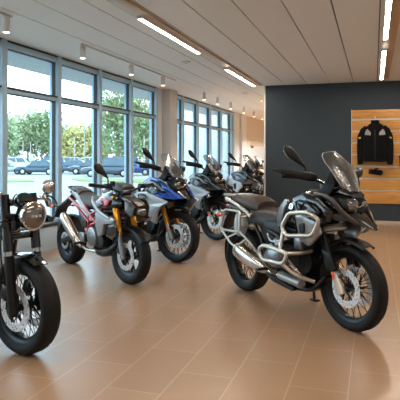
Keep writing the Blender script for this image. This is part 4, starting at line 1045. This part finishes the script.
tr = [(2, 84, 8.5, 2.8, 1, .2, 'tree at the far left edge of the left window'), (16, 96, 7.6, 3.2, 0, .2, 'pale tree in the left window, left of the two thin poles'), (28, 98, 9.2, 3.6, 0, .2, 'tall pale tree in the left window behind the thin poles'), (42, 95, 9.4, 3.6, 1, .2, 'tall tree in the left window above the grey blue sedan'),
      (54, 98, 7.8, 3.2, 0, .2, 'tree beside the wide mullion, right of the left sedan'), (67, 92, 6.4, 2.8, 1, .2, 'small tree above the slate blue sedan'), (75, 86, 6.2, 2.8, 2, .22, 'yellowish tree left of the tall lamp post'), (91, 84, 6.3, 3.0, 2, .22, 'yellowish tree right of the tall lamp post'), (100, 92, 7.2, 3.0, 1, .2, 'green tree behind the large blue SUV'),
      (119, 60, 9.6, 3.1, 3, .2, 'biggest tree, rising over the parked SUV and pickup'), (135, 76, 9.6, 3.0, 3, .2, 'green tree behind the bright blue pickup'), (147, 82, 9.4, 3.0, 0, .18, 'tree behind the pale pole, left of the pilaster'), (156, 88, 7.6, 3, 1, .2, 'tree just left of the pilaster'), (172, 88, 8, 3, 0, .2, 'tree hidden behind the pilaster'),
      (186, 84, 7, 2.8, 0, .2, 'pale tree in the first far window'), (200, 84, 7, 2.6, 1, .2, 'tree in the middle far window beside the pale building'), (208, 64, 6.2, 2.4, 3, .2, 'green tree in the middle far window'), (219, 86, 8, 3, 1, .2, 'tree in the far windows near their right end')]
for i, (px, d, hg, rd, kd, tk_, lab) in enumerate(tr): tree(lab, px, d, hg, rd, kd, tk_, i + 1)
# pale building beyond the far windows
p = out(192, 100); t = thing('building', 'pale building seen through the far windows behind the trees', 'building', (*p, ZO), R(A0))
G().box((0, 4, 4.5), (7, 8, 9), .05).build('wall', S['canopy'], t)
G().box((0, 4, 9.1), (7.4, 8.4, .3), .04).build('roof', S['kerb'], t)
for ix in range(3):
    for iz in range(2):
        w = G().box((-2.1 + ix * 2.1, -.03, 2.6 + iz * 3.2), (1.2, .1, 1.5), .02).build('window', S['frame'], t)
        G().box((-2.1 + ix * 2.1, -.085, 2.6 + iz * 3.2), (1.04, .02, 1.34), .005).build('pane', M['carglass'], w)

# ------------------------------------------------------------------ light and camera
wd = bpy.data.worlds.new('sky'); bpy.context.scene.world = wd; wd.use_nodes = True
nt = wd.node_tree; bg = nt.nodes['Background']
tc = nt.nodes.new('ShaderNodeTexCoord'); sx = nt.nodes.new('ShaderNodeSeparateXYZ'); cr = nt.nodes.new('ShaderNodeValToRGB')
cr.color_ramp.elements[0].position = 0; cr.color_ramp.elements[0].color = (.80, .92, 1, 1)
cr.color_ramp.elements[1].position = .7; cr.color_ramp.elements[1].color = (.55, .78, 1, 1)
nt.links.new(tc.outputs['Generated'], sx.inputs[0]); nt.links.new(sx.outputs['Z'], cr.inputs[0]); nt.links.new(cr.outputs[0], bg.inputs[0])
bg.inputs[1].default_value = 5.6
sd = bpy.data.lights.new('sun', 'SUN'); sd.energy = 1.6; sd.color = (1, .96, .88); sd.angle = R(2)
so = bpy.data.objects.new('sun', sd); C.objects.link(so); so.rotation_euler = (R(35), R(28), 0)
for y0, y1 in ((MU[0], MU[-1]), (FAR[0], FAR[-1])):
    pd = bpy.data.lights.new('window_portal', 'AREA'); pd.shape = 'RECTANGLE'; pd.size = 2.5; pd.size_y = y1 - y0; pd.cycles.is_portal = True
    po = bpy.data.objects.new('window_portal', pd); C.objects.link(po); po.location = (XW - .3, (y0 + y1) / 2, 1.68); po.rotation_euler = (0, R(-90), 0)

sc = bpy.context.scene
cd = bpy.data.cameras.new('camera'); cam = bpy.data.objects.new('camera', cd); C.objects.link(cam)
cd.sensor_width = 36; cd.lens = FPX / 400 * 36; cd.shift_y = -43 / 400; cd.clip_end = 600
cam.location = (0, 0, CAM_H); cam.rotation_euler = (PI / 2, 0, YAW)
sc.camera = cam
vs = sc.view_settings; vs.view_transform = 'Standard'; vs.look = 'None'; vs.gamma = 1; vs.exposure = 0; vs.use_curve_mapping = False
cy = sc.cycles
cy.use_denoising = True; cy.max_bounces = 8; cy.diffuse_bounces = 4; cy.glossy_bounces = 4; cy.transparent_max_bounces = 16; cy.sample_clamp_indirect = 6
